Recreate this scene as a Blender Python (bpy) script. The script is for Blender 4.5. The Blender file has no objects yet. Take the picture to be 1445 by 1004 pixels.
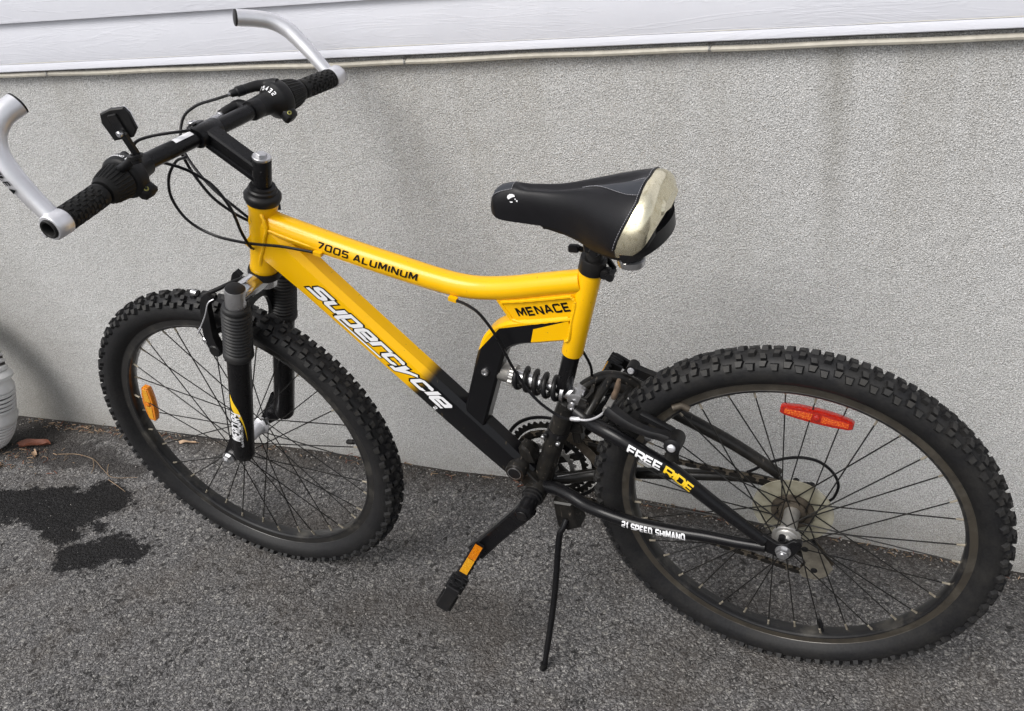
import bpy, bmesh, math, random
from mathutils import Vector, Matrix, noise
V = Vector
R = math.radians
random.seed(7)
S = bpy.context.scene
C = bpy.context.collection
PI = math.pi

# ------------------------------------------------------------------ camera
cam = bpy.data.cameras.new('camera'); co = bpy.data.objects.new('camera', cam); C.objects.link(co)
M = Matrix(((0.95282, -0.07758, 0.29344), (0.29148, 0.5035, -0.81334), (-0.08465, 0.8605, 0.50236))).to_4x4()
M.translation = V((0.1424, -1.17172, 1.33046))
co.matrix_world = M
cam.sensor_width = 36; cam.lens = 1280.737 / 1445 * 36
cam.shift_x = -148.06 / 1445; cam.shift_y = 0.59 / 1445
cam.clip_start = 0.02; cam.clip_end = 500
S.camera = co

# ------------------------------------------------------------------ sky and soft sun (bright overcast)
SUN_EL, SUN_AZ = 50, -24      # azimuth measured from -y (behind the camera) towards -x
w = bpy.data.worlds.new('World'); S.world = w; w.use_nodes = True
nt = w.node_tree; nt.nodes.clear()
sky = nt.nodes.new('ShaderNodeTexSky'); sky.sky_type = 'NISHITA'; sky.sun_disc = False
sky.sun_elevation = R(SUN_EL); sky.sun_rotation = R(180 - SUN_AZ); sky.air_density = 1.0; sky.dust_density = 3.5; sky.ozone_density = 1.0
hs = nt.nodes.new('ShaderNodeHueSaturation'); hs.inputs['Saturation'].default_value = 0.22
bg = nt.nodes.new('ShaderNodeBackground'); bg.inputs['Strength'].default_value = 0.15
out = nt.nodes.new('ShaderNodeOutputWorld')
nt.links.new(sky.outputs[0], hs.inputs['Color']); nt.links.new(hs.outputs[0], bg.inputs[0]); nt.links.new(bg.outputs[0], out.inputs[0])
sl = bpy.data.lights.new('sun', 'SUN'); sl.energy = 1.5; sl.angle = R(32); sl.color = (1.0, 0.965, 0.92)
so = bpy.data.objects.new('sun', sl); C.objects.link(so)
sd = V((math.sin(R(SUN_AZ)) * math.cos(R(SUN_EL)), -math.cos(R(SUN_AZ)) * math.cos(R(SUN_EL)), math.sin(R(SUN_EL))))
so.rotation_euler = sd.to_track_quat('Z', 'Y').to_euler(); so.location = (0, -3, 6)
S.view_settings.view_transform = 'Standard'; S.view_settings.look = 'None'
S.view_settings.exposure = 0.25; S.view_settings.gamma = 1; S.view_settings.use_curve_mapping = False
S.render.engine = 'CYCLES'; S.cycles.use_denoising = True; S.cycles.denoising_input_passes = 'RGB_ALBEDO_NORMAL'; S.cycles.denoising_prefilter = 'NONE'
S.cycles.max_bounces = 6; S.cycles.transparent_max_bounces = 12

# ------------------------------------------------------------------ materials
MATS = {}
class NT:
    def __init__(s, name):
        s.m = bpy.data.materials.new(name); s.m.use_nodes = True; s.t = s.m.node_tree
        s.b = s.t.nodes['Principled BSDF']; MATS[name] = s.m
    def n(s, ty, **k):
        x = s.t.nodes.new('ShaderNode' + ty)
        for a, b in k.items():
            if a.startswith('i_'): x.inputs[a[2:].replace('_', ' ')].default_value = b
            else: setattr(x, a, b)
        return x
    def l(s, a, b): s.t.links.new(a, b)
    def co(s, kind='Object'):
        return s.n('TexCoord').outputs[kind]
    def noise(s, vec, scale, detail=3, rough=.55, dist=0.0):
        x = s.n('TexNoise'); x.inputs['Scale'].default_value = scale; x.inputs['Detail'].default_value = detail
        x.inputs['Roughness'].default_value = rough; x.inputs['Distortion'].default_value = dist
        if vec is not None: s.l(vec, x.inputs['Vector'])
        return x.outputs['Fac']
    def ramp(s, f, stops, interp='LINEAR'):
        x = s.n('ValToRGB'); cr_ = x.color_ramp; cr_.interpolation = interp
        while len(cr_.elements) < len(stops): cr_.elements.new(0.5)
        for e, (p, c) in zip(cr_.elements, stops):
            e.position = p; e.color = c if len(c) == 4 else (*c, 1)
        s.l(f, x.inputs[0]); return x.outputs[0]
    def mix(s, f, a, b, mode='MIX'):
        x = s.n('Mix', data_type='RGBA', blend_type=mode)
        for v, i in ((f, 0), (a, 6), (b, 7)):
            if isinstance(v, (int, float)): x.inputs[i].default_value = v
            elif isinstance(v, tuple): x.inputs[i].default_value = v if len(v) == 4 else (*v, 1)
            else: s.l(v, x.inputs[i])
        return x.outputs[2]
    def math(s, op, a, b=None, c=None, clamp=False):
        x = s.n('Math', operation=op, use_clamp=clamp)
        for i, v in enumerate((a, b, c)):
            if v is None: continue
            if isinstance(v, (int, float)): x.inputs[i].default_value = v
            else: s.l(v, x.inputs[i])
        return x.outputs[0]
    def vmap(s, vec, scale=(1, 1, 1), rot=(0, 0, 0), loc=(0, 0, 0)):
        x = s.n('Mapping'); x.inputs['Scale'].default_value = scale; x.inputs['Rotation'].default_value = rot; x.inputs['Location'].default_value = loc
        s.l(vec, x.inputs['Vector']); return x.outputs[0]
    def bump(s, h, strength=.3, dist=.001, prev=None):
        x = s.n('Bump'); x.inputs['Strength'].default_value = strength; x.inputs['Distance'].default_value = dist
        s.l(h, x.inputs['Height'])
        if prev is not None: s.l(prev, x.inputs['Normal'])
        return x.outputs[0]
    def set(s, color=None, rough=None, metal=None, normal=None, spec=None, coat=None, coatr=None):
        b = s.b
        for key, v in (('Base Color', color), ('Roughness', rough), ('Metallic', metal), ('Normal', normal), ('Specular IOR Level', spec), ('Coat Weight', coat), ('Coat Roughness', coatr)):
            if v is None: continue
            if isinstance(v, (int, float)): b.inputs[key].default_value = v
            elif isinstance(v, tuple): b.inputs[key].default_value = (*v, 1) if len(v) == 3 else v
            else: s.l(v, b.inputs[key])
        return s.m

def simple(name, col, rough=.5, metal=0., coat=0., var=.12, dust=0., spec=.5, bump=0.):
    """colour with faint mottling, an optional film of dust settled in patches"""
    m = NT(name); o = m.co()
    n1 = m.noise(o, 60, 4)
    lo = tuple(c * (1 - var) for c in col); hi = tuple(min(1, c * (1 + var)) for c in col)
    c = m.ramp(n1, [(.3, lo), (.7, hi)])
    ra = .05 if coat else .14
    r = m.math('ADD', m.math('MULTIPLY', m.noise(o, 130, 3), ra), rough - ra / 2)
    if dust:
        n2 = m.noise(o, 34, 6, .7)
        f = m.math('MULTIPLY', m.ramp(n2, [(.45, (0, 0, 0)), (.75, (1, 1, 1))]), dust)
        c = m.mix(f, c, (.16, .135, .10)); r = m.math('MAXIMUM', r, m.math('MULTIPLY', f, .9))
    kw = {}
    if bump: kw['normal'] = m.bump(m.noise(o, 700, 3), bump, .0006)
    return m.set(c, r, metal, spec=spec, coat=coat, coatr=.08, **kw)

YEL = (.85, .462, .0)
simple('yellow_paint', YEL, .30, coat=.25, var=.02, dust=.02, spec=.3)
simple('black_paint', (.0055, .0055, .0065), .28, coat=.14, var=.1, dust=.02, spec=.2)
simple('dirty_black_paint', (.010, .0095, .009), .36, coat=.12, var=.25, dust=.10, spec=.25)
simple('black_satin', (.008, .008, .009), .38, var=.2, dust=.06, spec=.28)
simple('black_plastic', (.009, .009, .010), .45, var=.15, dust=.05, bump=.12, spec=.28)
simple('rubber_grip', (.010, .010, .010), .55, var=.2, dust=.06, bump=.2, spec=.25)
simple('boot_rubber', (.020, .020, .021), .5, var=.15, dust=.06, spec=.35)
simple('worn_tread', (.022, .0215, .021), .55, var=.35, dust=.10, spec=.35, bump=.3)
simple('black_steel', (.008, .008, .008), .35, metal=.0, dust=.1, spec=.25)
simple('chrome', (.75, .75, .76), .16, metal=1., var=.05)
simple('satin_alloy', (.80, .80, .83), .38, metal=.7, var=.04, bump=.05)
simple('worn_alloy', (.5, .49, .47), .4, metal=.8, var=.15, dust=.25)
simple('steel', (.56, .56, .57), .3, metal=.95, var=.1, dust=.06)
simple('brass_nipple', (.38, .34, .27), .4, metal=.7, var=.2)
simple('chain_dark', (.012, .011, .010), .4, metal=.3, dust=.05)
simple('chain_pale', (.13, .11, .085), .45, metal=.5, dust=.1)
simple('dirty_alloy', (.24, .22, .18), .5, metal=.5, var=.35, dust=.3)
simple('dirty_steel', (.075, .062, .048), .5, metal=.5, var=.45, dust=.35)
simple('white_print', (.82, .82, .84), .4, var=.02)
simple('black_print', (.004, .005, .006), .6, var=.05, spec=.12)
simple('yellow_print', (.86, .56, .02), .4, var=.02)
simple('red_print', (.7, .06, .03), .4, var=.02)
simple('saddle_black', (.0075, .0073, .0088), .38, var=.12, bump=.28, spec=.26)
simple('saddle_grey', (.020, .023, .030), .40, var=.1, bump=.2)
simple('thread', (.30, .30, .32), .7, var=.1)
simple('orange_reflector_back', (.6, .16, .004), .4)
simple('white_corrugated', (.70, .70, .70), .5, var=.04, dust=.12)
simple('cable_beige', (.52, .49, .42), .6, var=.12, dust=.2)
simple('gap_shade', (.015, .014, .013), .9)
simple('leaf_brown', (.15, .048, .025), .6, var=.3)
simple('leaf_tan', (.42, .29, .19), .7, var=.25)
simple('twig', (.22, .155, .10), .8, var=.3)
simple('teal_plastic', (.02, .20, .17), .5)
simple('rust', (.10, .068, .045), .8, var=.4)
simple('yellow_oxide', (.25, .24, .07), .45, metal=.6)

def chips(name, base, chipcol, thr=.70):
    m = MATS[name]; t = m.node_tree; b = t.nodes['Principled BSDF']; old = b.inputs['Base Color'].links[0].from_socket
    o = t.nodes.new('ShaderNodeTexCoord').outputs['Object']
    def nz(sc, loc, st):
        mp = t.nodes.new('ShaderNodeMapping'); mp.inputs['Location'].default_value = loc; mp.inputs['Scale'].default_value = st; t.links.new(o, mp.inputs[0])
        n = t.nodes.new('ShaderNodeTexNoise'); n.inputs['Scale'].default_value = sc; n.inputs['Detail'].default_value = 3; t.links.new(mp.outputs[0], n.inputs['Vector'])
        r = t.nodes.new('ShaderNodeValToRGB'); r.color_ramp.elements[0].position = thr; r.color_ramp.elements[1].position = thr + .02; t.links.new(n.outputs['Fac'], r.inputs[0]); return r.outputs[0]
    a1 = nz(150, (1, 2, 3), (1, 1, 1)); a2 = nz(60, (4, 1, 0), (4, 1, .6))
    mx = t.nodes.new('ShaderNodeMath'); mx.operation = 'MAXIMUM'; t.links.new(a1, mx.inputs[0]); t.links.new(a2, mx.inputs[1])
    ml = t.nodes.new('ShaderNodeMath'); ml.operation = 'MULTIPLY'; ml.inputs[1].default_value = .55; t.links.new(mx.outputs[0], ml.inputs[0])
    mi = t.nodes.new('ShaderNodeMix'); mi.data_type = 'RGBA'; t.links.new(ml.outputs[0], mi.inputs[0]); t.links.new(old, mi.inputs[6]); mi.inputs[7].default_value = (*chipcol, 1); t.links.new(mi.outputs[2], b.inputs['Base Color'])
def gold():
    m = NT('gold_vinyl'); o = m.co()
    n = m.noise(o, 120, 6, .7)
    c = m.ramp(n, [(.3, (.66, .59, .39)), (.5, (.88, .82, .62)), (.75, (.80, .73, .52))])
    m.set(c, m.math('ADD', m.math('MULTIPLY', n, .22), .10), .88, m.bump(m.noise(o, 240, 3), .10, .0005))
gold()

def reflector(name, col, hot):
    m = NT(name); o = m.co()
    v = m.n('TexVoronoi'); v.inputs['Scale'].default_value = 420; m.l(o, v.inputs['Vector'])
    c = m.mix(m.ramp(v.outputs['Distance'], [(.1, (1, 1, 1)), (.6, (0, 0, 0))]), col, hot)
    m.set(c, .14, 0, m.bump(v.outputs['Distance'], .5, .001), coat=1., coatr=.03)
    m.b.inputs['Transmission Weight'].default_value = .12
reflector('red_reflector', (.36, .010, .004), (.55, .02, .006))
reflector('red_reflector_prism', (.62, .05, .008), (.95, .26, .03))
reflector('amber_reflector', (.72, .20, .004), (.90, .34, .01))
reflector('amber_reflector_light', (.80, .36, .01), (.95, .5, .03))

def disc_mat():
    m = NT('yellowed_clear_plastic'); o = m.co()
    n = m.noise(o, 40, 5, .6)
    m.set(m.ramp(n, [(.3, (.27, .25, .18)), (.7, (.44, .42, .33))]), .35, 0)
    m.b.inputs['Alpha'].default_value = .56
disc_mat()

def tyre(name, dust, tint):
    m = NT(name); o = m.co()
    n1 = m.noise(o, 22, 6, .7); n2 = m.noise(o, 240, 3, .6)
    c = m.ramp(n2, [(.35, (.008, .008, .009)), (.7, (.016, .016, .017))])
    # dust sits on the sidewall below the shoulder knobs and is worn off the blocks
    f = m.math('MULTIPLY', m.ramp(n1, [(.42, (0, 0, 0)), (.72, (1, 1, 1))]), dust)
    c = m.mix(f, c, tint)
    m.set(c, m.math('ADD', m.math('MULTIPLY', f, .5), .50), 0, m.bump(n2, .2, .0006), spec=.28)
tyre('tyre_rubber', .12, (.07, .065, .055)); tyre('dusty_tyre_rubber', .20, (.065, .060, .050))

def rim(name, track, black=(.013, .013, .014)):
    """black rim, brake track scraped bare: mask by radius in the wheel plane"""
    m = NT(name); o = m.co(); s = m.n('SeparateXYZ'); m.l(o, s.inputs[0])
    r = m.math('SQRT', m.math('ADD', m.math('POWER', s.outputs[0], 2), m.math('POWER', s.outputs[2], 2)))
    f = m.math('MULTIPLY', m.math('GREATER_THAN', r, .2715), m.math('LESS_THAN', r, .2835))
    n = m.noise(o, 30, 6, .7)
    c = m.mix(m.math('MULTIPLY', f, m.ramp(n, [(.2, (.35, .35, .35)), (.6, (1, 1, 1))])), black, track)
    d = m.math('MULTIPLY', m.ramp(m.noise(o, 18, 6, .7), [(.5, (0, 0, 0)), (.7, (1, 1, 1))]), .45)
    c = m.mix(d, c, (.13, .12, .10))
    m.set(c, m.math('ADD', m.math('MULTIPLY', d, .5), .28), .2, coat=.3)
rim('rim_black', (.024, .023, .022)); rim('rim_worn', (.056, .048, .037))

def downtube_mat():
    m = NT('yellow_to_black_fade'); o = m.co(); s = m.n('SeparateXYZ'); m.l(o, s.inputs[0])
    d = m.math('ADD', m.math('MULTIPLY', s.outputs[0], .656), m.math('MULTIPLY', s.outputs[2], -.755))
    d = m.math('ADD', d, m.math('MULTIPLY', m.noise(o, 90, 4), .006))
    f = m.math('DIVIDE', m.math('SUBTRACT', d, -.838), .030, clamp=True)
    f2 = m.n('MapRange', interpolation_type='SMOOTHSTEP'); m.l(f, f2.inputs[0])
    c = m.mix(f2.outputs[0], YEL, (.0055, .0055, .0065))
    sc = m.noise(m.vmap(o, (1, 1, 1)), 45, 8, .75)
    c = m.mix(m.math('MULTIPLY', m.ramp(sc, [(.62, (0, 0, 0)), (.72, (1, 1, 1))]), .10), c, (.10, .09, .07))
    m.set(c, .30, 0, coat=.14, coatr=.08, spec=.22)
downtube_mat()

def mast_mat():
    """box tube: yellow at its head, black below a sweeping line with a pointed tail"""
    m = NT('black_and_yellow_graphic'); o = m.co(); s = m.n('SeparateXYZ'); m.l(o, s.inputs[0])
    x, z = s.outputs[0], s.outputs[2]
    def line(p, q):   # >0 on the upper side of p->q (p left of q)
        k = (q[1] - p[1]) / (q[0] - p[0])
        return m.math('SUBTRACT', m.math('SUBTRACT', z, p[1]), m.math('MULTIPLY', m.math('SUBTRACT', x, p[0]), k))
    g = lambda a, t=0.: m.math('GREATER_THAN', a, t)
    y1 = g(line((-.448, .6765), (-.325, .7035)))
    y1b = g(line((-.484, .6400), (-.448, .6765)))
    above = m.math('MAXIMUM', y1, y1b)
    wedge = m.math('MULTIPLY', g(m.math('MULTIPLY', line((-.325, .7025), (-.389, .681)), -1.)), g(m.math('ADD', m.math('SUBTRACT', x, -.394), m.math('MULTIPLY', m.math('SUBTRACT', z, .667), -.34))))
    f = m.math('MAXIMUM', above, wedge)
    m.set(m.mix(f, (.0055, .0055, .0065), YEL), .30, 0, coat=.12, coatr=.08, spec=.22)
mast_mat()
chips('yellow_paint', None, (.16, .10, .03), .715); chips('dirty_black_paint', None, (.14, .12, .10), .69); chips('yellow_to_black_fade', None, (.12, .09, .05), .715); chips('black_and_yellow_graphic', None, (.06, .055, .05), .73)

def stucco():
    m = NT('grey_stucco'); o = m.co()
    n1 = m.noise(m.vmap(o, (1, 1, .8)), 1.3, 4, .6); n2 = m.noise(o, 9, 5, .65); n3 = m.noise(o, 430, 2, .6)
    v = m.n('TexVoronoi'); v.inputs['Scale'].default_value = 330; m.l(o, v.inputs['Vector'])
    c = m.ramp(n1, [(.3, (.43, .428, .418)), (.55, (.468, .466, .46)), (.8, (.45, .448, .436))])
    c = m.mix(.10, c, m.ramp(n2, [(.35, (.36, .35, .33)), (.65, (.56, .56, .55))]))
    # grains of aggregate: pale raised ones, small dark holes, ochre flecks
    c = m.mix(.50, c, m.ramp(n3, [(.34, (.13, .13, .12)), (.5, (.50, .50, .495)), (.66, (.90, .90, .90))]))
    fl = m.noise(m.vmap(o, loc=(3, 1, 2)), 420, 2, .5)
    c = m.mix(m.math('MULTIPLY', m.ramp(fl, [(.66, (0, 0, 0)), (.72, (1, 1, 1))]), .55), c, (.26, .19, .10))
    c = m.mix(m.math('MULTIPLY', m.ramp(fl, [(.27, (1, 1, 1)), (.33, (0, 0, 0))]), .5), c, (.11, .11, .105))
    # drip stains below the siding and grime along the foot
    s = m.n('SeparateXYZ'); m.l(o, s.inputs[0])
    st = m.noise(m.vmap(o, (14, 1, .7)), 1, 4, .6)
    top = m.math('MULTIPLY', m.ramp(st, [(.44, (0, 0, 0)), (.70, (1, 1, 1))]), m.math('SUBTRACT', s.outputs[2], .35, clamp=True))
    c = m.mix(m.math('MULTIPLY', top, .38), c, (.27, .25, .205))
    # one dark run at x = 0.03
    dx = m.math('DIVIDE', m.math('ABSOLUTE', m.math('SUBTRACT', m.math('ADD', s.outputs[0], m.math('MULTIPLY', n2, .02)), .025)), .035)
    run = m.math('MULTIPLY', m.math('SUBTRACT', 1, dx, clamp=True), m.math('SUBTRACT', m.math('MULTIPLY', s.outputs[2], 1.6), .85, clamp=True))
    c = m.mix(m.math('MULTIPLY', run, .60), c, (.19, .18, .15))
    foot = m.math('SUBTRACT', 1, m.math('DIVIDE', m.math('ADD', s.outputs[2], .02), .14), clamp=True)
    foot = m.math('MULTIPLY', foot, m.ramp(m.noise(o, 16, 6, .7), [(.3, (.2, .2, .2)), (.6, (1, 1, 1))]))
    c = m.mix(m.math('MULTIPLY', foot, .5), c, (.20, .18, .14))
    # darker brown patch round the drainpipe foot
    r = m.math('SQRT', m.math('ADD', m.math('POWER', m.math('MULTIPLY', m.math('ADD', s.outputs[0], 2.13), 1.5), 2), m.math('POWER', m.math('MULTIPLY', m.math('SUBTRACT', s.outputs[2], .10), .9), 2)))
    sp = m.math('SUBTRACT', 1, m.math('DIVIDE', m.math('ADD', r, m.math('MULTIPLY', n2, .2)), .62), clamp=True)
    c = m.mix(m.math('MULTIPLY', sp, .70, clamp=True), c, (.15, .14, .115))
    # rust spot and small blemishes
    sm = m.noise(m.vmap(o, loc=(7, 0, 3)), 7, 2, .5)
    c = m.mix(m.math('MULTIPLY', m.ramp(sm, [(.77, (0, 0, 0)), (.80, (1, 1, 1))]), .25), c, (.25, .23, .2))
    h = m.math('ADD', n3, m.math('MULTIPLY', v.outputs['Distance'], .5))
    m.set(c, .93, 0, m.bump(m.math('ADD', h, m.math('MULTIPLY', m.noise(o, 26, 4, .6), 1.6)), 1., .0023), spec=.2)
stucco()

def asphalt():
    m = NT('asphalt'); o = m.co('Object')
    big = m.noise(o, 1.6, 5, .6); mid = m.noise(o, 9, 5, .65)
    base = m.ramp(big, [(.3, (.160, .152, .150)), (.7, (.275, .270, .274))])
    vast = m.noise(o, .75, 3, .6); base = m.mix(1., base, m.ramp(vast, [(.35, (.84, .83, .82)), (.65, (1.14, 1.14, 1.15))]), 'MULTIPLY')
    base = m.mix(.5, base, m.ramp(mid, [(.3, (.125, .118, .112)), (.7, (.330, .325, .330))]))
    def stones(scale, seed):
        v = m.n('TexVoronoi'); v.inputs['Scale'].default_value = scale; v.inputs['Randomness'].default_value = 1
        wv = m.n('VectorMath', operation='ADD'); nn = m.n('TexNoise'); nn.inputs['Scale'].default_value = 90; m.l(o, nn.inputs['Vector'])
        sc = m.n('VectorMath', operation='SCALE'); sc.inputs[3].default_value = .012; m.l(nn.outputs['Color'], sc.inputs[0])
        m.l(m.vmap(o, loc=(seed, seed, 0)), wv.inputs[0]); m.l(sc.outputs[0], wv.inputs[1]); m.l(wv.outputs[0], v.inputs['Vector'])
        return v
    va = stones(185, 0); vb = stones(400, 5)
    def tone(v, lo, hi, p=.5):
        s = m.n('SeparateColor'); m.l(v.outputs['Color'], s.inputs[0])
        return m.ramp(s.outputs[0], [(0, lo), (.55, tuple((a + b) / 2 * .75 for a, b in zip(lo, hi))), (.84, hi), (.90, (.34, .33, .32)), (1, (.62, .60, .56))])
    c = m.mix(.60, base, tone(va, (.034, .033, .033), (.25, .245, .247)), 'MIX')
    c = m.mix(.50, c, tone(vb, (.022, .022, .022), (.26, .255, .256)))
    s3 = m.n('SeparateColor'); vcc = stones(78, 9); m.l(vcc.outputs['Color'], s3.inputs[0])
    big_ = m.math('MULTIPLY', m.math('GREATER_THAN', s3.outputs[1], .93), m.math('LESS_THAN', vcc.outputs['Distance'], .42))
    c = m.mix(m.math('MULTIPLY', big_, .75), c, (.34, .33, .31))
    drk_ = m.math('MULTIPLY', m.math('LESS_THAN', s3.outputs[2], .07), m.math('LESS_THAN', vcc.outputs['Distance'], .45))
    c = m.mix(m.math('MULTIPLY', drk_, .8), c, (.025, .024, .024))
    # binder between the stones is darker
    ga = m.ramp(va.outputs['Distance'], [(.35, (1, 1, 1)), (.8, (.42, .41, .41))])
    c = m.mix(1., c, ga, 'MULTIPLY')
    fine = m.noise(o, 900, 2, .6)
    c = m.mix(m.math('MULTIPLY', m.ramp(fine, [(.63, (0, 0, 0)), (.7, (1, 1, 1))]), .55), c, (.36, .35, .33))
    s = m.n('SeparateXYZ'); m.l(o, s.inputs[0]); X, Y = s.outputs[0], s.outputs[1]
    # soil-brown dirt drifts along the wall
    nw = m.noise(o, 20, 6, .7)
    wl = m.math('SUBTRACT', m.math('DIVIDE', m.math('SUBTRACT', m.math('ADD', Y, m.math('MULTIPLY', nw, .10)), .33), .075), 0, clamp=True)
    c = m.mix(m.math('MULTIPLY', wl, .85), c, (.034, .028, .023))
    br = m.ramp(m.noise(m.vmap(o, loc=(2.2, 4, 0)), 3.2, 6, .7), [(.48, (0, 0, 0)), (.66, (1, 1, 1))])
    c = m.mix(m.math('MULTIPLY', br, .42), c, (.075, .062, .050))
    # darker brown patches under the crank and inside the rear wheel
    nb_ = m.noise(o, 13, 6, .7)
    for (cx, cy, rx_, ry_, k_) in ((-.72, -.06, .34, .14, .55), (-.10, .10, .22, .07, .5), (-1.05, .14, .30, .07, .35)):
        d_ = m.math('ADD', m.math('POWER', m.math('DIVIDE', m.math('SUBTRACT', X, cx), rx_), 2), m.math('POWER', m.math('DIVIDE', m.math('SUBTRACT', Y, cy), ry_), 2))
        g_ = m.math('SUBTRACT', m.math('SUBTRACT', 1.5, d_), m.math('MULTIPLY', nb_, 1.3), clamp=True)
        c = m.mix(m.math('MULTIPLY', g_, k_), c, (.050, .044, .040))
    # wet patches: union of blobs with ragged edges
    nd = m.n('TexNoise'); nd.inputs['Scale'].default_value = 15; nd.inputs['Detail'].default_value = 9; nd.inputs['Roughness'].default_value = .82; m.l(o, nd.inputs['Vector'])
    sx = m.n('SeparateColor'); m.l(nd.outputs['Color'], sx.inputs[0])
    xx = m.math('ADD', X, m.math('MULTIPLY', m.math('SUBTRACT', sx.outputs[0], .5), .20))
    yy = m.math('ADD', Y, m.math('MULTIPLY', m.math('SUBTRACT', sx.outputs[1], .5), .17))
    wet = None
    for (cx, cy, rx_, ry_) in ((-1.79, .045, .135, .070), (-1.91, .035, .13, .060), (-1.70, .095, .085, .055), (-1.74, .13, .035, .03), (-1.53, -.045, .075, .045), (-1.58, -.078, .085, .045), (-1.70, -.02, .05, .035), (-1.62, .02, .030, .018), (-1.96, -.04, .05, .02), (-1.47, -.01, .022, .012)):
        d = m.math('ADD', m.math('POWER', m.math('DIVIDE', m.math('SUBTRACT', xx, cx), rx_), 2), m.math('POWER', m.math('DIVIDE', m.math('SUBTRACT', yy, cy), ry_), 2))
        b = m.math('SUBTRACT', 1.15, d)
        wet = b if wet is None else m.math('MAXIMUM', wet, b)
    fringe = m.math('MULTIPLY', m.math('ADD', wet, m.math('ADD', .22, m.math('MULTIPLY', m.math('SUBTRACT', m.noise(o, 38, 5, .7), .5), 1.6))), 2.2, clamp=True)
    spl = m.math('MULTIPLY', m.math('GREATER_THAN', m.noise(m.vmap(o, loc=(.4, .9, 0)), 55, 3, .6), .66), m.math('MULTIPLY', m.math('ADD', wet, .9), 1.5, clamp=True))
    c = m.mix(m.math('MULTIPLY', fringe, .42), c, (.030, .028, .028))
    wet = m.math('MULTIPLY', m.math('ADD', m.math('ADD', wet, m.math('MULTIPLY', spl, .45)), m.math('MULTIPLY', m.math('SUBTRACT', m.noise(o, 70, 4, .7), .5), 1.1)), 9, clamp=True)
    damp = None
    for (cx, cy, rx_, ry_) in ((-1.98, .235, .26, .055), (-2.2, .27, .25, .10), (-1.75, .215, .12, .03)):
        d = m.math('ADD', m.math('POWER', m.math('DIVIDE', m.math('SUBTRACT', xx, cx), rx_), 2), m.math('POWER', m.math('DIVIDE', m.math('SUBTRACT', yy, cy), ry_), 2))
        b = m.math('SUBTRACT', 1.15, d)
        damp = b if damp is None else m.math('MAXIMUM', damp, b)
    damp = m.math('MULTIPLY', damp, 1.6, clamp=True)
    c = m.mix(m.math('MULTIPLY', damp, .75), c, (.022, .019, .018))
    c = m.mix(m.math('MULTIPLY', wet, .96), c, m.mix(1., c, (.09, .09, .10), 'MULTIPLY'))
    # hairline cracks
    cn = m.noise(m.vmap(o, (1, 1, 1), loc=(1.3, 2.1, 0)), 2.1, 6, .62)
    crk = m.math('LESS_THAN', m.math('ABSOLUTE', m.math('SUBTRACT', cn, .5)), .0022)
    c = m.mix(m.math('MULTIPLY', crk, .75), c, (.012, .012, .012))
    rr = m.math('SUBTRACT', m.math('ADD', m.math('MULTIPLY', fine, .3), .62), m.math('MULTIPLY', wet, .22))
    h = m.math('ADD', m.math('MULTIPLY', va.outputs['Distance'], -.8), m.math('MULTIPLY', vb.outputs['Distance'], -.45))
    h = m.math('ADD', h, m.math('MULTIPLY', m.noise(o, 60, 4, .6), .8))
    m.set(c, rr, 0, m.bump(h, 1., .0046), spec=m.math('SUBTRACT', .3, m.math('MULTIPLY', wet, .12)))
asphalt()

def siding():
    m = NT('white_vinyl'); o = m.co()
    g = m.noise(m.vmap(o, (3.2, 3.2, 30)), 1, 5, .6, 1.2)
    lines = m.ramp(g, [(.42, (0, 0, 0)), (.47, (1, 1, 1)), (.50, (0, 0, 0))])
    g2 = m.noise(m.vmap(o, (2.2, 2.2, 26), loc=(3, 0, 5)), 1, 4, .6, 1.6)
    l2 = m.ramp(g2, [(.55, (0, 0, 0)), (.585, (1, 1, 1)), (.61, (0, 0, 0))])
    d = m.noise(o, 6, 5, .7)
    c = m.ramp(d, [(.3, (.62, .63, .685)), (.7, (.67, .68, .735))])
    m.set(c, .42, 0, m.bump(m.math('ADD', lines, l2), .22, .0008))
siding()
def yellowed():
    m = NT('yellowed_seam'); o = m.co()
    n = m.noise(m.vmap(o, (5, 5, 60)), 1, 5, .6)
    m.set(m.ramp(n, [(.35, (.66, .67, .74)), (.6, (.64, .62, .56))]), .5)
yellowed()

# ------------------------------------------------------------------ mesh building helpers
def cr(pts, k=8, closed=False):
    """Catmull-Rom through the points"""
    P = [V(p) for p in pts]; n = len(P); out = []
    rng = range(n) if closed else range(n - 1)
    for i in rng:
        if closed: a, b, c_, d = P[(i - 1) % n], P[i], P[(i + 1) % n], P[(i + 2) % n]
        else:
            b, c_ = P[i], P[i + 1]; a = P[i - 1] if i else b * 2 - c_; d = P[i + 2] if i + 2 < n else c_ * 2 - b
        for j in range(k):
            t = j / k
            out.append(.5 * ((2 * b) + (c_ - a) * t + (2 * a - 5 * b + 4 * c_ - d) * t * t + (3 * b - a - 3 * c_ + d) * t ** 3))
    if not closed: out.append(P[-1].copy())
    return out

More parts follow.
